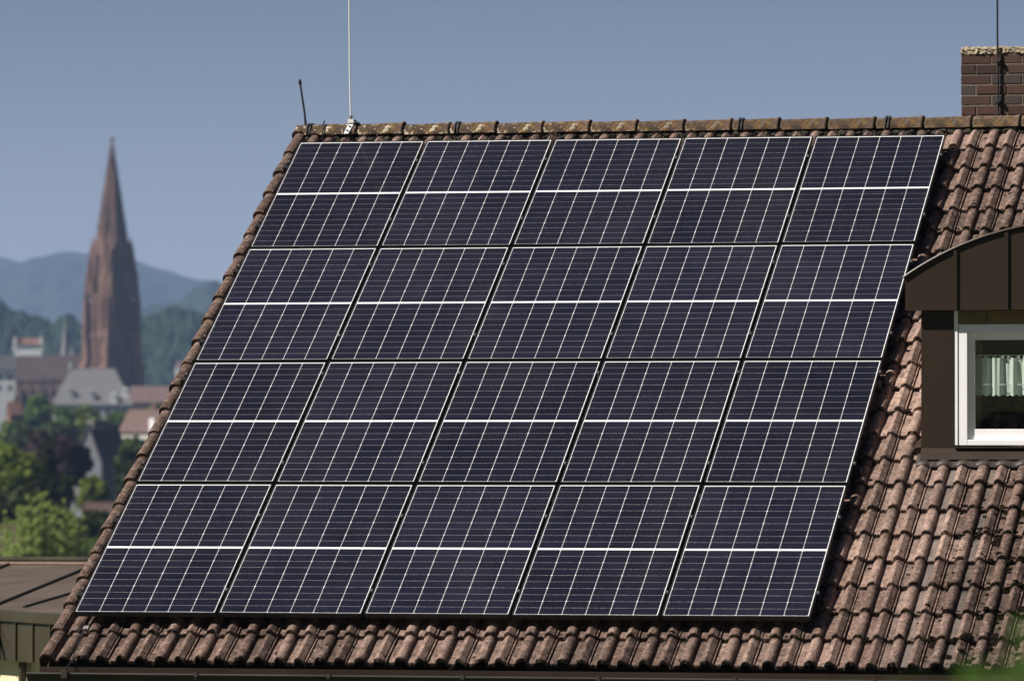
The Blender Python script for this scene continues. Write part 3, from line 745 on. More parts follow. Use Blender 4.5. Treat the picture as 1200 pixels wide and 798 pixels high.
mb = MB(); mb.tube([rw(0.085, 5.9, -0.115), rw(0.090, 6.9, -0.110), rw(0.098, 7.45, -0.105), rw(0.10, 7.53, -0.12), (0.105, GY+0.01, GZ+0.05), (0.108, GY-GR-0.012, GZ+0.02), (0.11, GY-GR-0.015, GZ-0.06)], 0.0055, 6); local_build(mb, 'wire', M_BLACKROD, t, wmat(t))
mb = MB(); mb.box((-0.02, -0.02, -0.012), (0.02, 0.02, 0.012), Matrix.Translation(rw(0.094, 7.12, -0.115)) @ ROOF); local_build(mb, 'cable_clip', M_ZINC, t, wmat(t), bevel=0.003)
mb = MB(); mb.box((0.088, GY-GR-0.026, GZ-0.03), (0.132, GY-GR-0.014, GZ+0.03)); local_build(mb, 'gutter_clip', M_GUTTER, t, wmat(t), bevel=0.003)

# moss tufts: nobody could count them
mb = MB(); mr = random.Random(21)
def tuft(x, s, n, R, fl):
    c0 = rw(x, s, n); seed = mr.random()*50
    X_, S_, N_ = Vector((1, 0, 0)), rw(0, 1, 0), rw(0, 0, 1)
    rings = []
    for b in (-1.1, -0.4, 0.3, 0.8, 1.3):
        rings.append([c0+(X_*R*math.cos(a)*math.cos(b)+S_*R*0.7*math.sin(a)*math.cos(b)+N_*R*fl*math.sin(b))*(1+0.6*noise.noise(Vector((2.2*math.cos(a), 2.2*math.sin(a), seed+b*1.5)))) for a in [k*2*math.pi/11 for k in range(11)]])
    mb.loft(rings)
tries = 0; made = 0
while made < 3200 and tries < 60000:
    tries += 1
    x = mr.uniform(-0.05, X1-0.3); s = mr.uniform(-0.2, 7.5)
    if 0 < x < 5.2 and 0.1 < s < 7.0: continue
    if 5.72 < x < 8.05 and 1.2 < s < 4.85: continue
    w = 0.08
    if x > 6.1 and s > 5.0: w = min(1, 0.35+(x-6.1)*1.3)*(0.7+0.3*(s > 5.4))
    elif x > 5.9 and s > 6.3: w = 0.25
    elif x > 5.4 and s < 2.2: w = 0.40
    elif 5.3 < x < 6.2 and 2.4 < s < 6.2: w = 0.015
    if x < 5.3 and s > 7: w = 0.10
    w *= 0.5+1.0*max(0, noise.noise(Vector((x*2.2, s*2.2, 2)))+0.35)
    if mr.random() > w: continue
    k = round((S_EAVE-s)/GAUGE); near = S_EAVE-k*GAUGE
    if mr.random() < 0.62: s = near+mr.uniform(-0.05, 0.03)
    xu = ((x-0.0705) % PER)+0.0705
    h, tr = prof(xu)
    if tr < 0.5 and mr.random() < 0.75: continue
    ph = ((S_EAVE-s) % GAUGE)/0.395
    n = -0.158+h+0.034*(1-ph)-0.006
    tuft(x, s, n, mr.choice([0.006, 0.008, 0.010, 0.014, 0.020]) * (mr.choice([1.0, 1.4, 2.0, 2.8 if tr > 0.9 else 1.2]) if x > 6.05 and s > 5 else 1), 0.6); made += 1
tag(mb.build('moss', M_MOSS, smooth=False, fix=False), 'dark moss tufts lodged along the tile edges', 'moss', kind='stuff')

# ------------------------------------------------------------------ neighbouring metal-roofed annex
q0 = Vector((-4.549, 6.148, 0)); da = Vector((-0.657, 0.754, 0)); db = Vector((0.754, 0.657, 0))
ann = thing('annex', 'low neighbouring annex with brown sheet metal roof and cream wall', 'building', Matrix.Translation((-3.5, 7.0, -7.0)))
e0 = q0-da*4.4; e1 = q0+da*7.5                                   # eave line
b0 = Vector((-5.744, 12.54, 0))+Vector((0.974, 0.227, 0))*5.0; b1 = Vector((-5.744, 12.54, 0))-Vector((0.974, 0.227, 0))*4.0
Z = lambda v, z: Vector((v.x, v.y, z))
def roofz(p): return -4.0+0.3*(Vector((p.x, p.y, 0))-e0).dot(db)/2.9
def on_roof(px, py):
    lo, hi = 40.0, 75.0
    for _ in range(50):
        m_ = (lo+hi)/2; p = at(px, py, m_)
        if p.z > roofz(p): lo = m_
        else: hi = m_
    return at(px, py, lo)
b0, b1 = on_roof(210, 661), on_roof(-70, 660)
mb = MB(); mb.prism([Z(e0, -4.0), Z(e1, -4.0), Z(b1, b1.z), Z(b0, b0.z)], (0, 0, -0.06)); mr_ = mb.build('roof', M_ROOFMETAL, ann)
for (a, b, r) in (((-20, 716), (112, 662), 0.02), ((28, 712), (110, 688), 0.016), ((-60, 690), (10, 662), 0.02)):
    pa, pb = on_roof(*a), on_roof(*b); mb = MB(); mb.tube([pa+Vector((0, 0, 0.008)), pb+Vector((0, 0, 0.008))], r, 6); mb.build('roof_seam', M_DECK, mr_)
mb = MB(); 
mb.tube([Z(b1, b1.z+0.045), Z(b0, b0.z+0.045)], 0.03, 8)
mb.build('roof_edge', M_BROWN2, mr_)
mb = MB(); mb.tube([Z(b1, b1.z+0.004)-Vector((0.0, 0.15, 0)), Z(b0, b0.z+0.004)-Vector((0.0, 0.15, 0))], 0.022, 6); mb.build('copper_strip', simple('rusty_strip', (0.13, 0.08, 0.06), 0.7), mr_)
def slab(p, q, z0, z1, off, th):
    m2 = MB(); n = -db
    m2.prism([Z(p, z0)+n*off, Z(q, z0)+n*off, Z(q, z1)+n*off, Z(p, z1)+n*off], -n*th); return m2
slab(e0, e1, -4.09, -3.99, 0.03, 0.10).build('eave_cap', M_BROWN2, ann, bevel=0.008)
L = (e1-e0).length; st = 0.40; k = 0
while k*st < L:
    slab(e0+da*(k*st+0.008), e0+da*min(L, (k+1)*st-0.008), -4.45, -4.092, 0.0, 0.05).build('fascia_panel', M_BROWN2, ann)
    slab(e0+da*(k*st-0.010), e0+da*(k*st+0.010), -4.45, -4.092, 0.02, 0.05).build('fascia_seam', M_BROWN2, ann); k += 1
slab(e0, e1, -7.3, -4.451, -0.16, 0.2).build('wall', M_PLASTER, ann)
mb = MB(); mb.prism([Z(e0, -7.3)+db*0.36, Z(b0, -7.3), Z(b0, b0.z-0.1), Z(e0, -4.1)+db*0.36], (0.05, 0.1, 0)); mb.prism([Z(b0, -7.3), Z(b1, -7.3), Z(b1, b1.z-0.1), Z(b0, b0.z-0.1)], (0, -0.1, 0)); mb.prism([Z(e1, -7.3)+db*0.36, Z(b1, -7.3), Z(b1, b1.z-0.1), Z(e1, -4.1)+db*0.36], (0.05, 0.1, 0))
mb.build('side_wall', M_PLASTER, ann)
for a, b in ((1.55, 3.05), (5.6, 6.8)):
    p, q = e0+da*a, e0+da*b
    fr_ = slab(p, q, -5.6, -4.50, -0.13, 0.08); w = fr_.build('window_frame', M_WHITE, ann)
    slab(p+da*0.07, q-da*0.07, -5.53, -4.57, -0.125, 0.02).build('glass_pane', simple('dark_glass', (0.03, 0.03, 0.025), 0.1), w)
    slab(p+(q-p)*0.47, p+(q-p)*0.53, -5.53, -4.57, -0.115, 0.03).build('mullion', M_WHITE, w)
mb = MB(); p = q0-da*0.30-db*(-0.10); mb.tube([Z(p, -7.2), Z(p, -4.46)], 0.04, 8); mb.build('downpipe', M_BROWN2, ann)
mb = MB(); p = q0+da*0.05-db*0.03; mb.tube([Z(p, -4.16), Z(p-da*0.22-db*0.1, -4.42)], 0.025, 6); mb.build('stay', M_BLACKROD, ann)

# ------------------------------------------------------------------ the minster
D_M = 1800.0; KM = D_M/FPX
mc = at(131, 399, D_M); mc.z = -22
yaw_m = math.radians(38)-YAW
MM = Matrix.Translation(mc) @ Matrix.Rotation(math.radians(-37), 4, 'Z')
def zy(y, D=D_M): return CAM.z+PIT*0+(519-y)/FPX*D+22     # height above the town floor
minster = thing('minster', 'red sandstone minster tower with openwork spire above the old town', 'church', MM)
def ngon(r, n, z, ph=0): return [Vector((r*math.cos(ph+2*math.pi*k/n), r*math.sin(ph+2*math.pi*k/n), z)) for k in range(n)]
def mbuild(mb, name, mat=M_RED, parent=minster, **k): return mb.build(name, mat, parent, MM, **k)
z_oct0, z_oct1, z_tip = zy(348), zy(284), zy(163)
# square tower
hs = 5.9
mb = MB(); mb.box((-hs+1.5, -hs+1.5, -1), (hs-1.5, hs-1.5, z_oct0))
for sx in (-1, 1):
    for sy in (-1, 1):
        for (zt, ex) in ((zy(350), 0.25), (zy(385), 0.75), (zy(425), 1.5), (zy(470), 2.3)):
            a = hs-1.9; b = hs+ex
            mb.box((min(sx*a, sx*b), min(sy*a, sy*b), -1), (max(sx*a, sx*b), max(sy*a, sy*b), zt-0.4))
for k in range(4):
    R4 = Matrix.Rotation(k*math.pi/2, 4, 'Z')
    for x in (-2.6, -1.3, 1.3, 2.6, 0): mb.box((x-0.3, hs-1.6, 0), (x+0.3, hs-(0.1 if x else 0.3), z_oct0-1), R4)
    for z in (zy(352), zy(392), zy(430)): mb.box((-hs-0.15, hs-1.6, z-0.8), (hs+0.15, hs+0.1, z), R4)
tower = mbuild(mb, 'tower')
# octagon with tall lancet openings: a lantern of piers
mb = MB(); Ro0, Ro1 = 6.6, 5.1
for k in range(8):
    a = 2*math.pi*(k+.5)/8
    R8 = Matrix.Rotation(a, 4, 'Z')
    mb.hexa([R8 @ Vector(p) for p in ((Ro0-1.5, -0.95, z_oct0-0.5), (Ro0+0.3, -0.75, z_oct0-0.5), (Ro0+0.3, 0.75, z_oct0-0.5), (Ro0-1.5, 0.95, z_oct0-0.5), (Ro1-1.2, -0.8, z_oct1), (Ro1, -0.6, z_oct1), (Ro1, 0.6, z_oct1), (Ro1-1.2, 0.8, z_oct1))])
    R8b = Matrix.Rotation(2*math.pi*k/8, 4, 'Z')
    for z in (z_oct0-0.2, z_oct1-3.5): mb.box((4.6 if z < z_oct1-4 else 3.6, -2.6, z-0.2), (5.9 if z < z_oct1-4 else 4.9, 2.6, z+(1.0 if z < z_oct1-4 else 3.4)), R8b)
    mb.box((4.5, -0.22, z_oct0), (5.0, 0.22, z_oct1-1), R8b)
    mb.prism([R8b @ Vector(p) for p in ((4.7, -1.7, z_oct1-0.3), (4.7, 1.7, z_oct1-0.3), (4.1, 0, z_oct1+3.8))], R8b.to_3x3() @ Vector((0.35, 0, 0)))
octo = mbuild(mb, 'lantern')
mb = MB(); mb.loft([ngon(1.0, 8, z_oct0-1), ngon(0.8, 8, z_oct1-2)]); mbuild(mb, 'stair_core', parent=minster)
# corner turrets clasping the lantern
for k in range(4):
    a = math.pi/4+k*math.pi/2
    R_ = Matrix.Rotation(a, 4, 'Z'); mb = MB()
    for (r0, r1, zb, zt, w0, w1) in ((7.3, 6.9, z_oct0-0.5, zy(318), 1.35, 1.1), (6.6, 6.1, zy(318), zy(292), 0.95, 0.75)):
        mb.hexa([R_ @ Vector(p) for p in ((r0-w0, -w0, zb), (r0+w0, -w0, zb), (r0+w0, w0, zb), (r0-w0, w0, zb), (r1-w1, -w1, zt), (r1+w1, -w1, zt), (r1+w1, w1, zt), (r1-w1, w1, zt))])
    pk = R_ @ Vector((6.0, 0, 0))
    mb.loft([[pk+v for v in ngon(0.95, 4, zy(292), a+math.pi/4)], [pk+v for v in ngon(0.05, 4, zy(277), a+math.pi/4)]])
    for q in (-1, 0, 1):
        p2 = R_ @ Vector((7.4-abs(q)*0.4, q*1.1, 0)); mb.loft([[p2+v for v in ngon(0.55, 4, zy(330), a)], [p2+v for v in ngon(0.5, 4, zy(318), a)], [p2+v for v in ngon(0.03, 4, zy(304), a)]])
        p3 = R_ @ Vector((8.6-abs(q)*0.6, q*1.6, 0)); mb.loft([[p3+v for v in ngon(0.6, 4, zy(400), a)], [p3+v for v in ngon(0.5, 4, zy(356), a)], [p3+v for v in ngon(0.03, 4, zy(340), a)]])
    mbuild(mb, 'corner_turret', parent=minster)
# openwork spire: ribs with crockets, ring bands, tracery bars on each face
mb = MB(); zs0 = z_oct1-0.5; Rs = 4.95
def sp_p(k, z): f = (z_tip-z)/(z_tip-zs0); a = 2*math.pi*(k+.5)/8; return Vector((Rs*f*math.cos(a), Rs*f*math.sin(a), z))
for k in range(8):
    mb.tube([sp_p(k, zs0), sp_p(k, zs0+(z_tip-zs0)*0.5), sp_p(k, z_tip-0.6)], [0.42, 0.32, 0.16], 6)
    for i in range(15):
        z = zs0+(z_tip-zs0)*(i+.5)/16; p = sp_p(k, z); d = Vector((p.x, p.y, 0)).normalized()
        mb.tube([p, p+d*(0.80*(1-i/24))+Vector((0, 0, 0.5))], [0.30, 0.17], 5)
    for i in range(9):
        z = zs0+(z_tip-zs0)*(1-(1-i/9)**1.15)*0.92; z2 = zs0+(z_tip-zs0)*(1-(1-(i+1)/9)**1.15)*0.92
        a, b = sp_p(k, z), sp_p(k+1, z); c, d = sp_p(k, z2), sp_p(k+1, z2)
        w = 0.26*(1-i/14)
        mb.tube([a, b], w*1.3, 5)
        m1, m2 = (a+b)/2, (c+d)/2
        for u, v in ((a, d), (b, c), (m1, m2), (a.lerp(b, .25), c.lerp(d, .25)), (a.lerp(b, .75), c.lerp(d, .75)), (a.lerp(c, .5), b.lerp(d, .5))): mb.tube([u, v], w*0.85, 4)
spire = mbuild(mb, 'spire')
mb = MB(); mb.tube([(0, 0, z_tip-1.2), (0, 0, z_tip+1.2)], [0.30, 0.16], 6); mb.loft([ngon(0.3, 6, z_tip-0.8), ngon(0.75, 6, z_tip-0.2), ngon(0.75, 6, z_tip+0.2), ngon(0.2, 6, z_tip+0.7)]); mb.tube([(-0.5, 0, z_tip+0.8), (0.5, 0, z_tip+0.8)], 0.1, 5)
mbuild(mb, 'finial', simple('weathered_finial', (0.13, 0.12, 0.10), 0.8), spire)
# nave running off to the left
M_NAVE = stone_material('dark_nave_roof', (0.028, 0.018, 0.017), (0.045, 0.027, 0.025), (0.075, 0.045, 0.038))
NV = Matrix.Translation(Vector((mc.x, mc.y, -22)))
ndir = (RGT*-0.94+Vector((FWD.x, FWD.y, 0)).normalized()*0.34).normalized(); nper = Vector((-ndir.y, ndir.x, 0))
nfr = Matrix(((ndir.x, nper.x, 0, 0), (ndir.y, nper.y, 0, 0), (0, 0, 1, 0), (0, 0, 0, 1)))
def nm(mb): mb.v = [tuple(nfr @ Vector(p)) for p in mb.v]; return mb
zr, ze = zy(416), zy(446)
mb = MB(); mb.prism([Vector((4, -6.5, ze)), Vector((4, 6.5, ze)), Vector((4, 0, zr))], (28.5, 0, 0)); nm(mb).build('nave_roof', M_NAVE, minster, NV)
mb = MB(); mb.box((3, -6, -1), (32.3, 6, ze))
for i in range(8):
    x = 6+i*3.6
    for s in (-1, 1):
        mb.box((x-0.4, s*6 if s > 0 else -8.2, -1), (x+0.4, 8.2 if s > 0 else -6, ze-3)); mb.box((x-0.5, s*8.2-0.5, -1), (x+0.5, s*8.2+0.5, ze-1.5))
        mb.loft([[Vector((x, s*8.2, 0))+v for v in ngon(0.6, 4, ze-1.5)], [Vector((x, s*8.2, 0))+v for v in ngon(0.04, 4, ze+1.6)]])
nm(mb).build('nave', stone_material('nave_stone', (0.05, 0.03, 0.027), (0.08, 0.048, 0.04), (0.15, 0.10, 0.08)), minster, NV)
M_SIDE = simple('grey_stone', (0.20, 0.20, 0.21), 0.9)
M_PALE = simple('pale_stone', (0.40, 0.42, 0.44), 0.9)
for px, py, w in ((76, 372, 0.75), (84, 404, 0.7)):
    mb = MB(); p = at(px, 399, D_M+15); b = Vector((p.x, p.y, 0)); zt = zy(py)-22; zb = zy(418)-22
    mb.loft([[b+v for v in ngon(w*1.6, 8, -22+10)], [b+v for v in ngon(w*1.6, 8, zb)], [b+v for v in ngon(w*1.25, 8, zb+(zt-zb)*0.3)], [b+v for v in ngon(0.06, 8, zt)]])
    mb.build('side_turret', M_SIDE, minster)

# ------------------------------------------------------------------ town buildings
M_SLATE = simple('grey_slate', (0.13, 0.13, 0.135), 0.8, 0, 0.25, 2.5)
M_DSLATE = simple('dark_slate', (0.05, 0.052, 0.06), 0.7, 0, 0.3, 3)
M_GSLATE = simple('slate_cladding', (0.10, 0.105, 0.125), 0.8, 0, 0.2, 2)
M_PINK = simple('faded_red_tiles', (0.11, 0.068, 0.06), 0.9, 0, 0.25, 1.5)
M_REDT = simple('red_roof_tiles', (0.14, 0.065, 0.048), 0.9, 0, 0.25, 1.5)
M_WHW = simple('white_render', (0.74, 0.75, 0.78), 0.85, 0, 0.06, 1)
M_DWIN = simple('dark_window', (0.04, 0.045, 0.05), 0.3)
def town_house(name, label, px, D, w, dep, eave_y, ridge_y, ang, wall, roofm, hip=0.0, wins=True, chimney=True):
    c = at(px, 399, D); g = gz(D); M = Matrix.Translation((c.x, c.y, g)) @ Matrix.Rotation(-YAW+math.radians(ang), 4, 'Z')
    t = thing(name, label, 'building', M)
    ze = CAM.z+(519-eave_y)/FPX*D-g; zr = CAM.z+(519-ridge_y)/FPX*D-g
    mb = MB(); mb.box((-w/2, -dep/2, -1), (w/2, dep/2, ze))
    if hip < 0.3:
        for s in (-1, 1): mb.prism([Vector((s*(w/2-0.1), -dep/2, ze)), Vector((s*(w/2-0.1), dep/2, ze)), Vector((s*(w/2-0.1), 0, zr-0.15))], (s*0.1, 0, 0))
    mb.build('wall', wall, t, M)
    mb = MB(); o = min(0.35, w*0.06); h = hip
    A = [(-w/2-o, -dep/2-o, ze-0.1), (w/2+o, -dep/2-o, ze-0.1), (w/2+o, dep/2+o, ze-0.1), (-w/2-o, dep/2+o, ze-0.1)]; r0, r1 = (-w/2-o+h, 0, zr), (w/2+o-h, 0, zr)
    mb.poly([A[0], A[1], r1, r0]); mb.poly([A[2], A[3], r0, r1]); 
    if h > 0: mb.poly([A[1], A[2], r1]); mb.poly([A[3], A[0], r0])
    rf = mb.build('roof', roofm, t, M); rf.modifiers.new('thick', 'SOLIDIFY').thickness = 0.2
    if chimney:
        mb = MB(); mb.box((w*0.18-0.4, 0.3, zr-2.0), (w*0.18+0.4, 1.1, zr+0.9)); mb.build('chimney', M_REDT, rf, M)
    if wins:
        n = max(2, int(w/2.4))
        for s in range(2):
            for i in range(n):
                x = -w/2+w*(i+.5)/n; z = ze-1.9-2.9*s
                if z < 1: continue
                mb = MB(); mb.box((x-0.5, -dep/2-0.03, z-0.7), (x+0.5, -dep/2+0.02, z+0.7)); mb.build('window', M_DWIN, t, M)
    return t, M, ze, zr
t, M, ze, zr = town_house('townhouse', 'large building with grey hipped slate roof in front of the minster tower', 108, 1500, 19.5, 16, 474, 432, 6, M_PALE, M_SLATE, hip=4.6, chimney=False)
for (px, zz) in ((133, 468), (147, 462), (82, 462), (107, 465)):
    a = at(px, 399, 1500); x = (M.inverted() @ Vector((a.x, a.y, 0))).x; z = CAM.z+(519-zz)/FPX*1500-gz(1500)
    mb = MB(); y = -8.4*(1-(z-ze)/(zr-ze)); mb.box((x-0.7, y-0.9, z-1.2), (x+0.7, y+2, z+0.9)); mb.prism([Vector((x-0.9, y-1, z+0.9)), Vector((x+0.9, y-1, z+0.9)), Vector((x, y-1, z+1.9))], (0, 3, 0)); mb.build('roof_dormer', M_WHW if px > 120 else M_PALE, t, M)
mb = MB(); mb.tube([(-5.6, 0, zr), (-5.6, 0, zr+2.0)], [0.5, 0.1], 6); mb.build('ridge_finial', simple('verdigris', (0.25, 0.36, 0.32), 0.7), t, M)
town_house('townhouse', 'white rendered building at the left edge beside the dark nave roof', -8, 1560, 11.5, 9, 434, 417, 8, M_WHW, M_DSLATE, chimney=False)
t, M, ze, zr = town_house('townhouse', 'white house with small red roof peeping over the dark nave roof', 33, 2050, 9.6, 7, 404, 397, 4, M_WHW, M_REDT, wins=False, chimney=False)
for x in (-4.6, 4.6):
    mb = MB(); mb.prism([Vector((x-0.9, -3.6, ze-2)), Vector((x+0.9, -3.6, ze-2)), Vector((x+0.5, -3.6, ze+1.6)), Vector((x, -3.6, zr+1.4)), Vector((x-0.5, -3.6, ze+1.6))], (0, 6.8, 0)); mb.build('gable', M_WHW, t, M)
town_house('townhouse', 'long low building with faded red roof right of the tower', 195, 1680, 20, 11, 472, 453, -4, M_REDT, M_PINK)
town_house('townhouse', 'small pale building with pink roof on the wooded hill by the roof edge', 216, 2650, 7, 6, 431, 423, 10, M_PALE, M_PINK, wins=False, chimney=False)
t, M, ze, zr = town_house('townhouse', 'steep dark slate house with grey clad gable among the trees', 120, 800, 5.4, 4.6, 540, 496, 52, M_GSLATE, M_DSLATE, wins=False, chimney=False)
mb = MB(); mb.box((-2.5, -0.6, zr-0.9), (0.6, 0.6, zr+0.4)); mb.build('roof_lantern', M_SLATE, t, M)
t, M, ze, zr = town_house('townhouse', 'house with faded pink tile roof and cream wall near the roof edge', 172, 950, 6.5, 5.5, 506, 480, -32, M_PLASTERW, M_PINK, wins=True)
mb = MB(); mb.box((2.6, -2.9, ze-0.6), (3.6, -1.4, ze+2.2)); mb.build('white_gable', M_WHW, t, M)
town_house('townhouse', 'house with red tile roof half hidden by trees below the white building', 17, 1250, 2.6, 3, 486, 471, 20, M_REDT, M_REDT, wins=False)
town_house('townhouse', 'low house with pink roof at the left edge behind the bright tree', -6, 420, 2.6, 3.2, 650, 614, 15, M_PLASTERW, M_PINK, wins=False, chimney=False)
town_house('townhouse', 'red brick house glimpsed between dark trees beside the roof verge', 118, 520, 2.6, 2.4, 606, 588, 20, M_REDT, M_PINK, wins=True, chimney=False)
town_house('townhouse', 'sliver of a small white house between dark trees', 88, 565, 1.6, 1.6, 581, 573, 10, M_WHW, M_SLATE, wins=False, chimney=False)

# ------------------------------------------------------------------ trees
def crown_mesh(kind, seed, H, R, leaf, n, mat, zlo=0.12):
    """crown of many leaf-sized faces grouped in clumps"""
    r = random.Random(seed); mb = MB(); clumps = []
    if kind == 'cone':
        for i in range(90):
            t = r.random()**0.8; z = H*(zlo+(1-zlo)*t); rad = R*(1-t)**0.85*(0.75+0.35*r.random()); a = r.random()*6.283
            clumps.append((Vector((rad*math.cos(a), rad*math.sin(a), z)), R*0.24*(1.1-t*0.7), r.random()))
    elif kind == 'plume':
        for i in range(95):
            a = r.random()*6.283; rad = R*math.sqrt(r.random())*0.95; top = H-R*(0.62*(rad/R)**2.2+0.4*r.random()*min(1, rad/R*2))
            m = 11
            for k in range(m):
                t = k/(m-1); z = max(0.5, top-2.6*R*(1-t)); f = 0.75+0.25*t
                clumps.append((Vector((rad*f*math.cos(a), rad*f*math.sin(a), z)), R*0.105*(1.15-0.85*t*t), 0.25+0.75*t*r.random()))
    else:
        for i in range(80):
            v = Vector((r.gauss(0, 1), r.gauss(0, 1), r.gauss(0, 1))).normalized()*(r.random()**0.33)
            sh = 1+0.30*noise.noise(v*1.6+Vector((seed, 0, 0)))
            zc = H*(1+zlo)/2; rz = H*(1-zlo)/2
            clumps.append((Vector((v.x*R*sh*0.88, v.y*R*sh*0.88, zc+v.z*rz*0.92*sh)), R*(0.17+0.16*r.random()), r.random()))
    per = max(4, n//len(clumps))
    for c, cr, tone in clumps:
        for _ in range(per):
            d = Vector((r.gauss(0, 1), r.gauss(0, 1), r.gauss(0, 1))).normalized()
            p = c+d*cr*(0.55+0.5*r.random())
            nrm = (d+Vector((r.uniform(-1, 1), r.uniform(-1, 1), r.uniform(-1, 1)))*0.7).normalized()
            u = nrm.orthogonal().normalized(); w = nrm.cross(u); a = r.random()*6.283
            e1 = (u*math.cos(a)+w*math.sin(a))*leaf*(0.6+0.7*r.random()); e2 = (w*math.cos(a)-u*math.sin(a))*leaf*(0.35+0.4*r.random())
            k = min(1, max(0, tone*0.65+r.random()*0.35))
            mb.poly([p-e1, p+e2-e1*0.1, p+e1, p-e2+e1*0.1], (k, 0, 0, 1))
    return mb.mesh('crown', mat)
def trunk_mesh(H, R, seed):
    r = random.Random(seed); mb = MB(); tr = max(0.12, H*0.02)
    mb.tube([(0, 0, -1), (0.1*tr, 0, H*0.3), (0.2*tr, 0.1*tr, H*0.62), (0, 0, H*0.85)], [tr*1.3, tr, tr*0.6, tr*0.15], 8)
    for i in range(7):
        a = i*2.4+r.random(); z = H*(0.28+0.07*i); L = R*0.75*(1-i*0.08)
        d = Vector((math.cos(a), math.sin(a), 0.7)); mb.tube([Vector((0, 0, z)), Vector((0, 0, z))+d*L*0.5, Vector((0, 0, z))+d*L*0.95+Vector((0, 0, L*0.15))], [tr*0.5, tr*0.3, tr*0.08], 6)
    return mb.mesh('trunk', M_BARK)
LEAF = {
 'lime': leaf_material('lime_leaves', (0.26, 0.33, 0.085), (0.44, 0.52, 0.18), 0.55),
 'fresh': leaf_material('fresh_leaves', (0.085, 0.135, 0.018), (0.23, 0.28, 0.05), 0.5),
 'mid': leaf_material('mid_green_leaves', (0.045, 0.09, 0.014), (0.13, 0.20, 0.035), 0.4),
 'dark': leaf_material('dark_green_leaves', (0.014, 0.028, 0.008), (0.05, 0.07, 0.018)),
 'copper': leaf_material('copper_beech_leaves', (0.014, 0.008, 0.010), (0.042, 0.023, 0.024)),
}
def tree(name, label, px, top_y, D, Rpx, kind, leafk, seed, n=6000, leaf=0.4, group='trees below the old town', zlo=0.12, aspect=None):
    c = at(px, 399, D); g = gz(D); top = CAM.z+(519-top_y)/FPX*D; H = top-g; R = Rpx/FPX*D
    M = Matrix.Translation((c.x, c.y, g)) @ Matrix.Rotation(seed*1.7, 4, 'Z')
    if aspect: zlo = max(0.05, 1-aspect*2*R/H)
    t = thing(name, label, 'tree', M, group)
    child('crown', crown_mesh(kind, seed, H, R, leaf, n, LEAF[leafk], zlo), t, Matrix.Identity(4))
    child('trunk', trunk_mesh(H, R, seed), t, Matrix.Identity(4))
tree('conifer_tree', 'bright yellow-green feathery tree just above the brown metal roof', 50, 578, 330, 54, 'plume', 'lime', 1, 42000, 0.12)
tree('broadleaf_tree', 'tall sunlit green tree at the left edge above the bright tree', 4, 506, 470, 56, 'round', 'fresh', 2, 9000, 0.42, aspect=1.5)
tree('conifer_tree', 'dark slim conifer between the sunlit tree and the copper beech', 57, 520, 500, 26, 'cone', 'dark', 3, 6000, 0.4)
tree('broadleaf_tree', 'purple-brown copper beech below the dark slate house', 70, 513, 640, 33, 'round', 'copper', 4, 9000, 0.5, aspect=1.0)
tree('broadleaf_tree', 'second purple-brown beech crown left of the copper beech', 52, 506, 680, 34, 'round', 'copper', 5, 6000, 0.5, aspect=1.2)
tree('broadleaf_tree', 'small bright green tree below the copper beech', 109, 560, 540, 17, 'round', 'fresh', 6, 5000, 0.35, aspect=1.2)
tree('broadleaf_tree', 'dark green tree beside the roof verge under the pink roof', 157, 521, 600, 25, 'round', 'dark', 7, 7000, 0.42, aspect=1.7)
tree('broadleaf_tree', 'dark tree in shade behind the bright feathery tree', 92, 590, 430, 38, 'round', 'dark', 8, 7000, 0.36, aspect=1.4)
tree('broadleaf_tree', 'narrow dark tree just left of the sliver of white house', 77, 556, 525, 10, 'round', 'dark', 12, 3000, 0.3, aspect=2.2)
tree('conifer_tree', 'dark conifer close to the lower roof verge', 124, 598, 400, 28, 'cone', 'dark', 9, 6000, 0.32)
tree('broadleaf_tree', 'shaded dark green tree at the left edge under the sunlit tree', 22, 566, 440, 34, 'round', 'dark', 10, 6000, 0.36, aspect=1.3)
far = [('mid', 12, 494, 1000, 26, 'left edge below the nave'), ('mid', 45, 464, 1150, 20, 'in front of the dark nave'), ('mid', 72, 478, 1080, 24, 'below the grey hipped roof, left side'), ('fresh', 100, 474, 1120, 20, 'below the middle of the grey hipped roof'),
       ('mid', 131, 482, 1050, 24, 'between slate house and grey hipped roof'), ('fresh', 152, 480, 1150, 18, 'left of the pink roof below the tower'), ('mid', 188, 470, 1300, 24, 'behind the pink roof by the verge'), ('dark', 30, 500, 950, 24, 'lower left in the far row'), ('dark', 68, 496, 900, 24, 'above the copper beech'),
       ('mid', 156, 512, 780, 14, 'right beside the dark slate house'), ('mid', -30, 480, 1100, 34, 'beyond the left edge'), ('dark', -40, 520, 700, 40, 'beyond the left edge, nearer'), ('mid', 230, 470, 1200, 30, 'hidden behind the gable'), ('dark', 190, 520, 650, 34, 'behind the gable, nearer')]
for i, (lk, px, ty, D, rp, w) in enumerate(far):
    tree('broadleaf_tree', {'mid': 'mid green', 'fresh': 'light green', 'dark': 'dark green'}[lk]+' round tree '+w, px, ty, D, rp, 'round', lk, 20+i, 3500, 0.55, aspect=1.3)

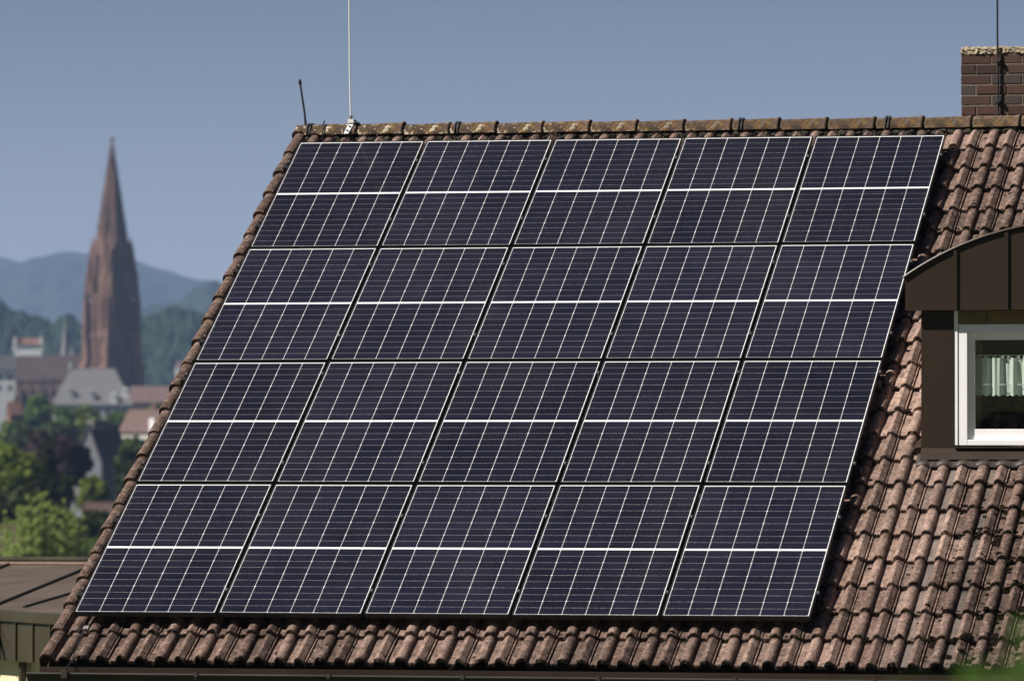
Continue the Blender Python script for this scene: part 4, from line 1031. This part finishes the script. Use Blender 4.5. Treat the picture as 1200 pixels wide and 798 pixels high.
for i, (x, y, h, rr) in enumerate([(-24, -72, 13, 5), (-14, -66, 15, 5.5), (-5, -70, 14, 5), (4, -74, 16, 6), (-34, -78, 14, 6), (14, -72, 13, 5), (24, -76, 15, 6)]):
    d = (Vector((x, y, 0))-Vector((CAM.x, CAM.y, 0))).dot(Vector((FWD.x, FWD.y, 0)))
    M = Matrix.Translation((x, y, gz(d))) @ Matrix.Rotation(i, 4, 'Z')
    t = thing('broadleaf_tree', 'dark green tree on the slope behind the photographer, seen in the window glass', 'tree', M, 'trees behind the photographer')
    child('crown', crown_mesh('round', 40+i, h, rr, 0.5, 3000, LEAF['dark'], 0.1), t, Matrix.Identity(4)); child('trunk', trunk_mesh(h, rr, 40+i), t, Matrix.Identity(4))

mb = MB(); P = []
nd, nw = 130, 300
for j in range(nd+1):
    d = 345*(1500/345)**(j/nd); row = []
    for i in range(nw+1):
        p = at(-900+2300*i/nw, 399, d)
        z = gz(d)+0.5+5.5*min(1, (d-345)/30)+crowns(p.x, p.y, 7.5, 5.5, 77)+crowns(p.x, p.y, 2.6, 1.6, 78)+0.7*noise.noise(Vector((p.x/1.3, p.y/1.3, 0)))
        if j == 0: z = gz(d)-0.5
        row.append(Vector((p.x, p.y, z)))
    P.append(row)
mb.grid(P); tag(mb.build('wood', forest_material('valley_wood', (0.010, 0.022, 0.007), (0.045, 0.065, 0.018), 0.5), fix=False), 'dark green wood filling the valley floor behind the roof', 'wood', kind='stuff')
# more of the town to either side of what the photograph frames
protos = [o for o in bpy.data.objects if o.get('category') == 'tree' and o.get('group') == 'trees below the old town'][4:18]
for i in range(26):
    px = (-620+i*42) if i < 13 else (250+(i-13)*48); D = 520+((i*137) % 11)*75
    src = protos[i % len(protos)]; c = at(px, 399, D); t = src.copy(); COL.objects.link(t)
    t.matrix_basis = Matrix.Translation((c.x, c.y, gz(D))) @ Matrix.Rotation(i*1.1, 4, 'Z')
    t['label'] = 'round tree in the valley, outside the frame or behind the solar roof'
    t['group'] = 'valley trees hidden from the photograph'
    for ch in src.children:
        k = ch.copy(); COL.objects.link(k); k.parent = t
for i in range(10):
    px = (-600+i*110) if i < 5 else (300+(i-5)*120); D = 900+((i*53) % 7)*110
    t, M, ze, zr = town_house('townhouse', 'plain pale townhouse in the valley, outside the frame or behind the solar roof', px, D, 11+i % 4, 9, 519+(-6+i % 3)*-2.0, 519-18-(i % 4)*3, 15*(i % 5)-30, M_PALE if i % 2 else M_PLASTERW, M_PINK if i % 3 else M_SLATE)
    t['group'] = 'townhouses hidden from the photograph'

# foreground shrub right below the camera, far out of focus
fg = leaf_material('shrub_leaves', (0.05, 0.12, 0.018), (0.12, 0.23, 0.045), 0.5)
c = at(1195, 399, 7.6); g = gz(7.6); M = Matrix.Translation((c.x, c.y, g))
t = thing('shrub', 'blurred green leafy shrub in the lower right foreground', 'shrub', M)
r = random.Random(5); lf = MB(); st_ = MB()
tops = [(1196, 752), (1182, 772), (1160, 785), (1215, 735), (1240, 745), (1205, 790), (1140, 794), (1270, 760), (1120, 806), (1080, 803), (1040, 808), (1300, 780), (1230, 800), (1180, 815)]
for (px, py) in tops:
    tip = at(px, py, 7.6+r.uniform(-0.35, 0.35)); root = Vector((c.x+r.uniform(-.12, .12), c.y+r.uniform(-.12, .12), g-0.05))
    mid = root.lerp(tip, 0.55)+Vector((0, 0, 0.15)); st_.tube([root, mid, tip], [0.012, 0.007, 0.003], 6)
    for k in range(54):
        f = 1-0.55*(k/54)**1.2; p = mid.lerp(tip, max(0, (f-0.45)/0.55))+Vector((r.uniform(-.03, .03), r.uniform(-.03, .03), 0)); a = k*2.4; d = Vector((math.cos(a), math.sin(a), r.uniform(-.1, .5))).normalized()
        L = 0.045+0.02*r.random(); w = d.cross(Vector((0, 0, 1))).normalized()*L*0.3; tone = (r.random(), 0, 0, 1)
        q = p+d*0.012; lf.poly([q, q+d*L*0.35+w, q+d*L*0.75+w*0.7-Vector((0, 0, .004)), q+d*L-Vector((0, 0, .01)), q+d*L*0.75-w*0.7-Vector((0, 0, .004)), q+d*L*0.35-w], tone)
local_build(lf, 'leaves', fg, t, M, fix=False); local_build(st_, 'stems', M_BARK, t, M)

# ------------------------------------------------------------------ haze
hz = bpy.data.materials.new('haze_air'); hz.use_nodes = True; nt = hz.node_tree; nt.nodes.remove(nt.nodes['Principled BSDF'])
pv = nt.nodes.new('ShaderNodeVolumePrincipled'); pv.inputs['Color'].default_value = (0.42, 0.60, 1.0, 1); pv.inputs['Density'].default_value = 0.78e-4; pv.inputs['Anisotropy'].default_value = 0.0
nt.links.new(pv.outputs[0], nt.nodes['Material Output'].inputs['Volume'])
mb = MB(); F2 = Vector((FWD.x, FWD.y, 0)).normalized(); o0 = Vector((CAM.x, CAM.y, 0))
Mh = Matrix(((RGT.x, F2.x, 0, CAM.x), (RGT.y, F2.y, 0, CAM.y), (0, 0, 1, 0), (0, 0, 0, 1)))
mb.box((-4300, -280, -24), (4300, 11900, 420)); haze = mb.build('haze', hz, None, Mh); tag(haze, 'thin blue haze filling the valley', 'haze', kind='stuff')
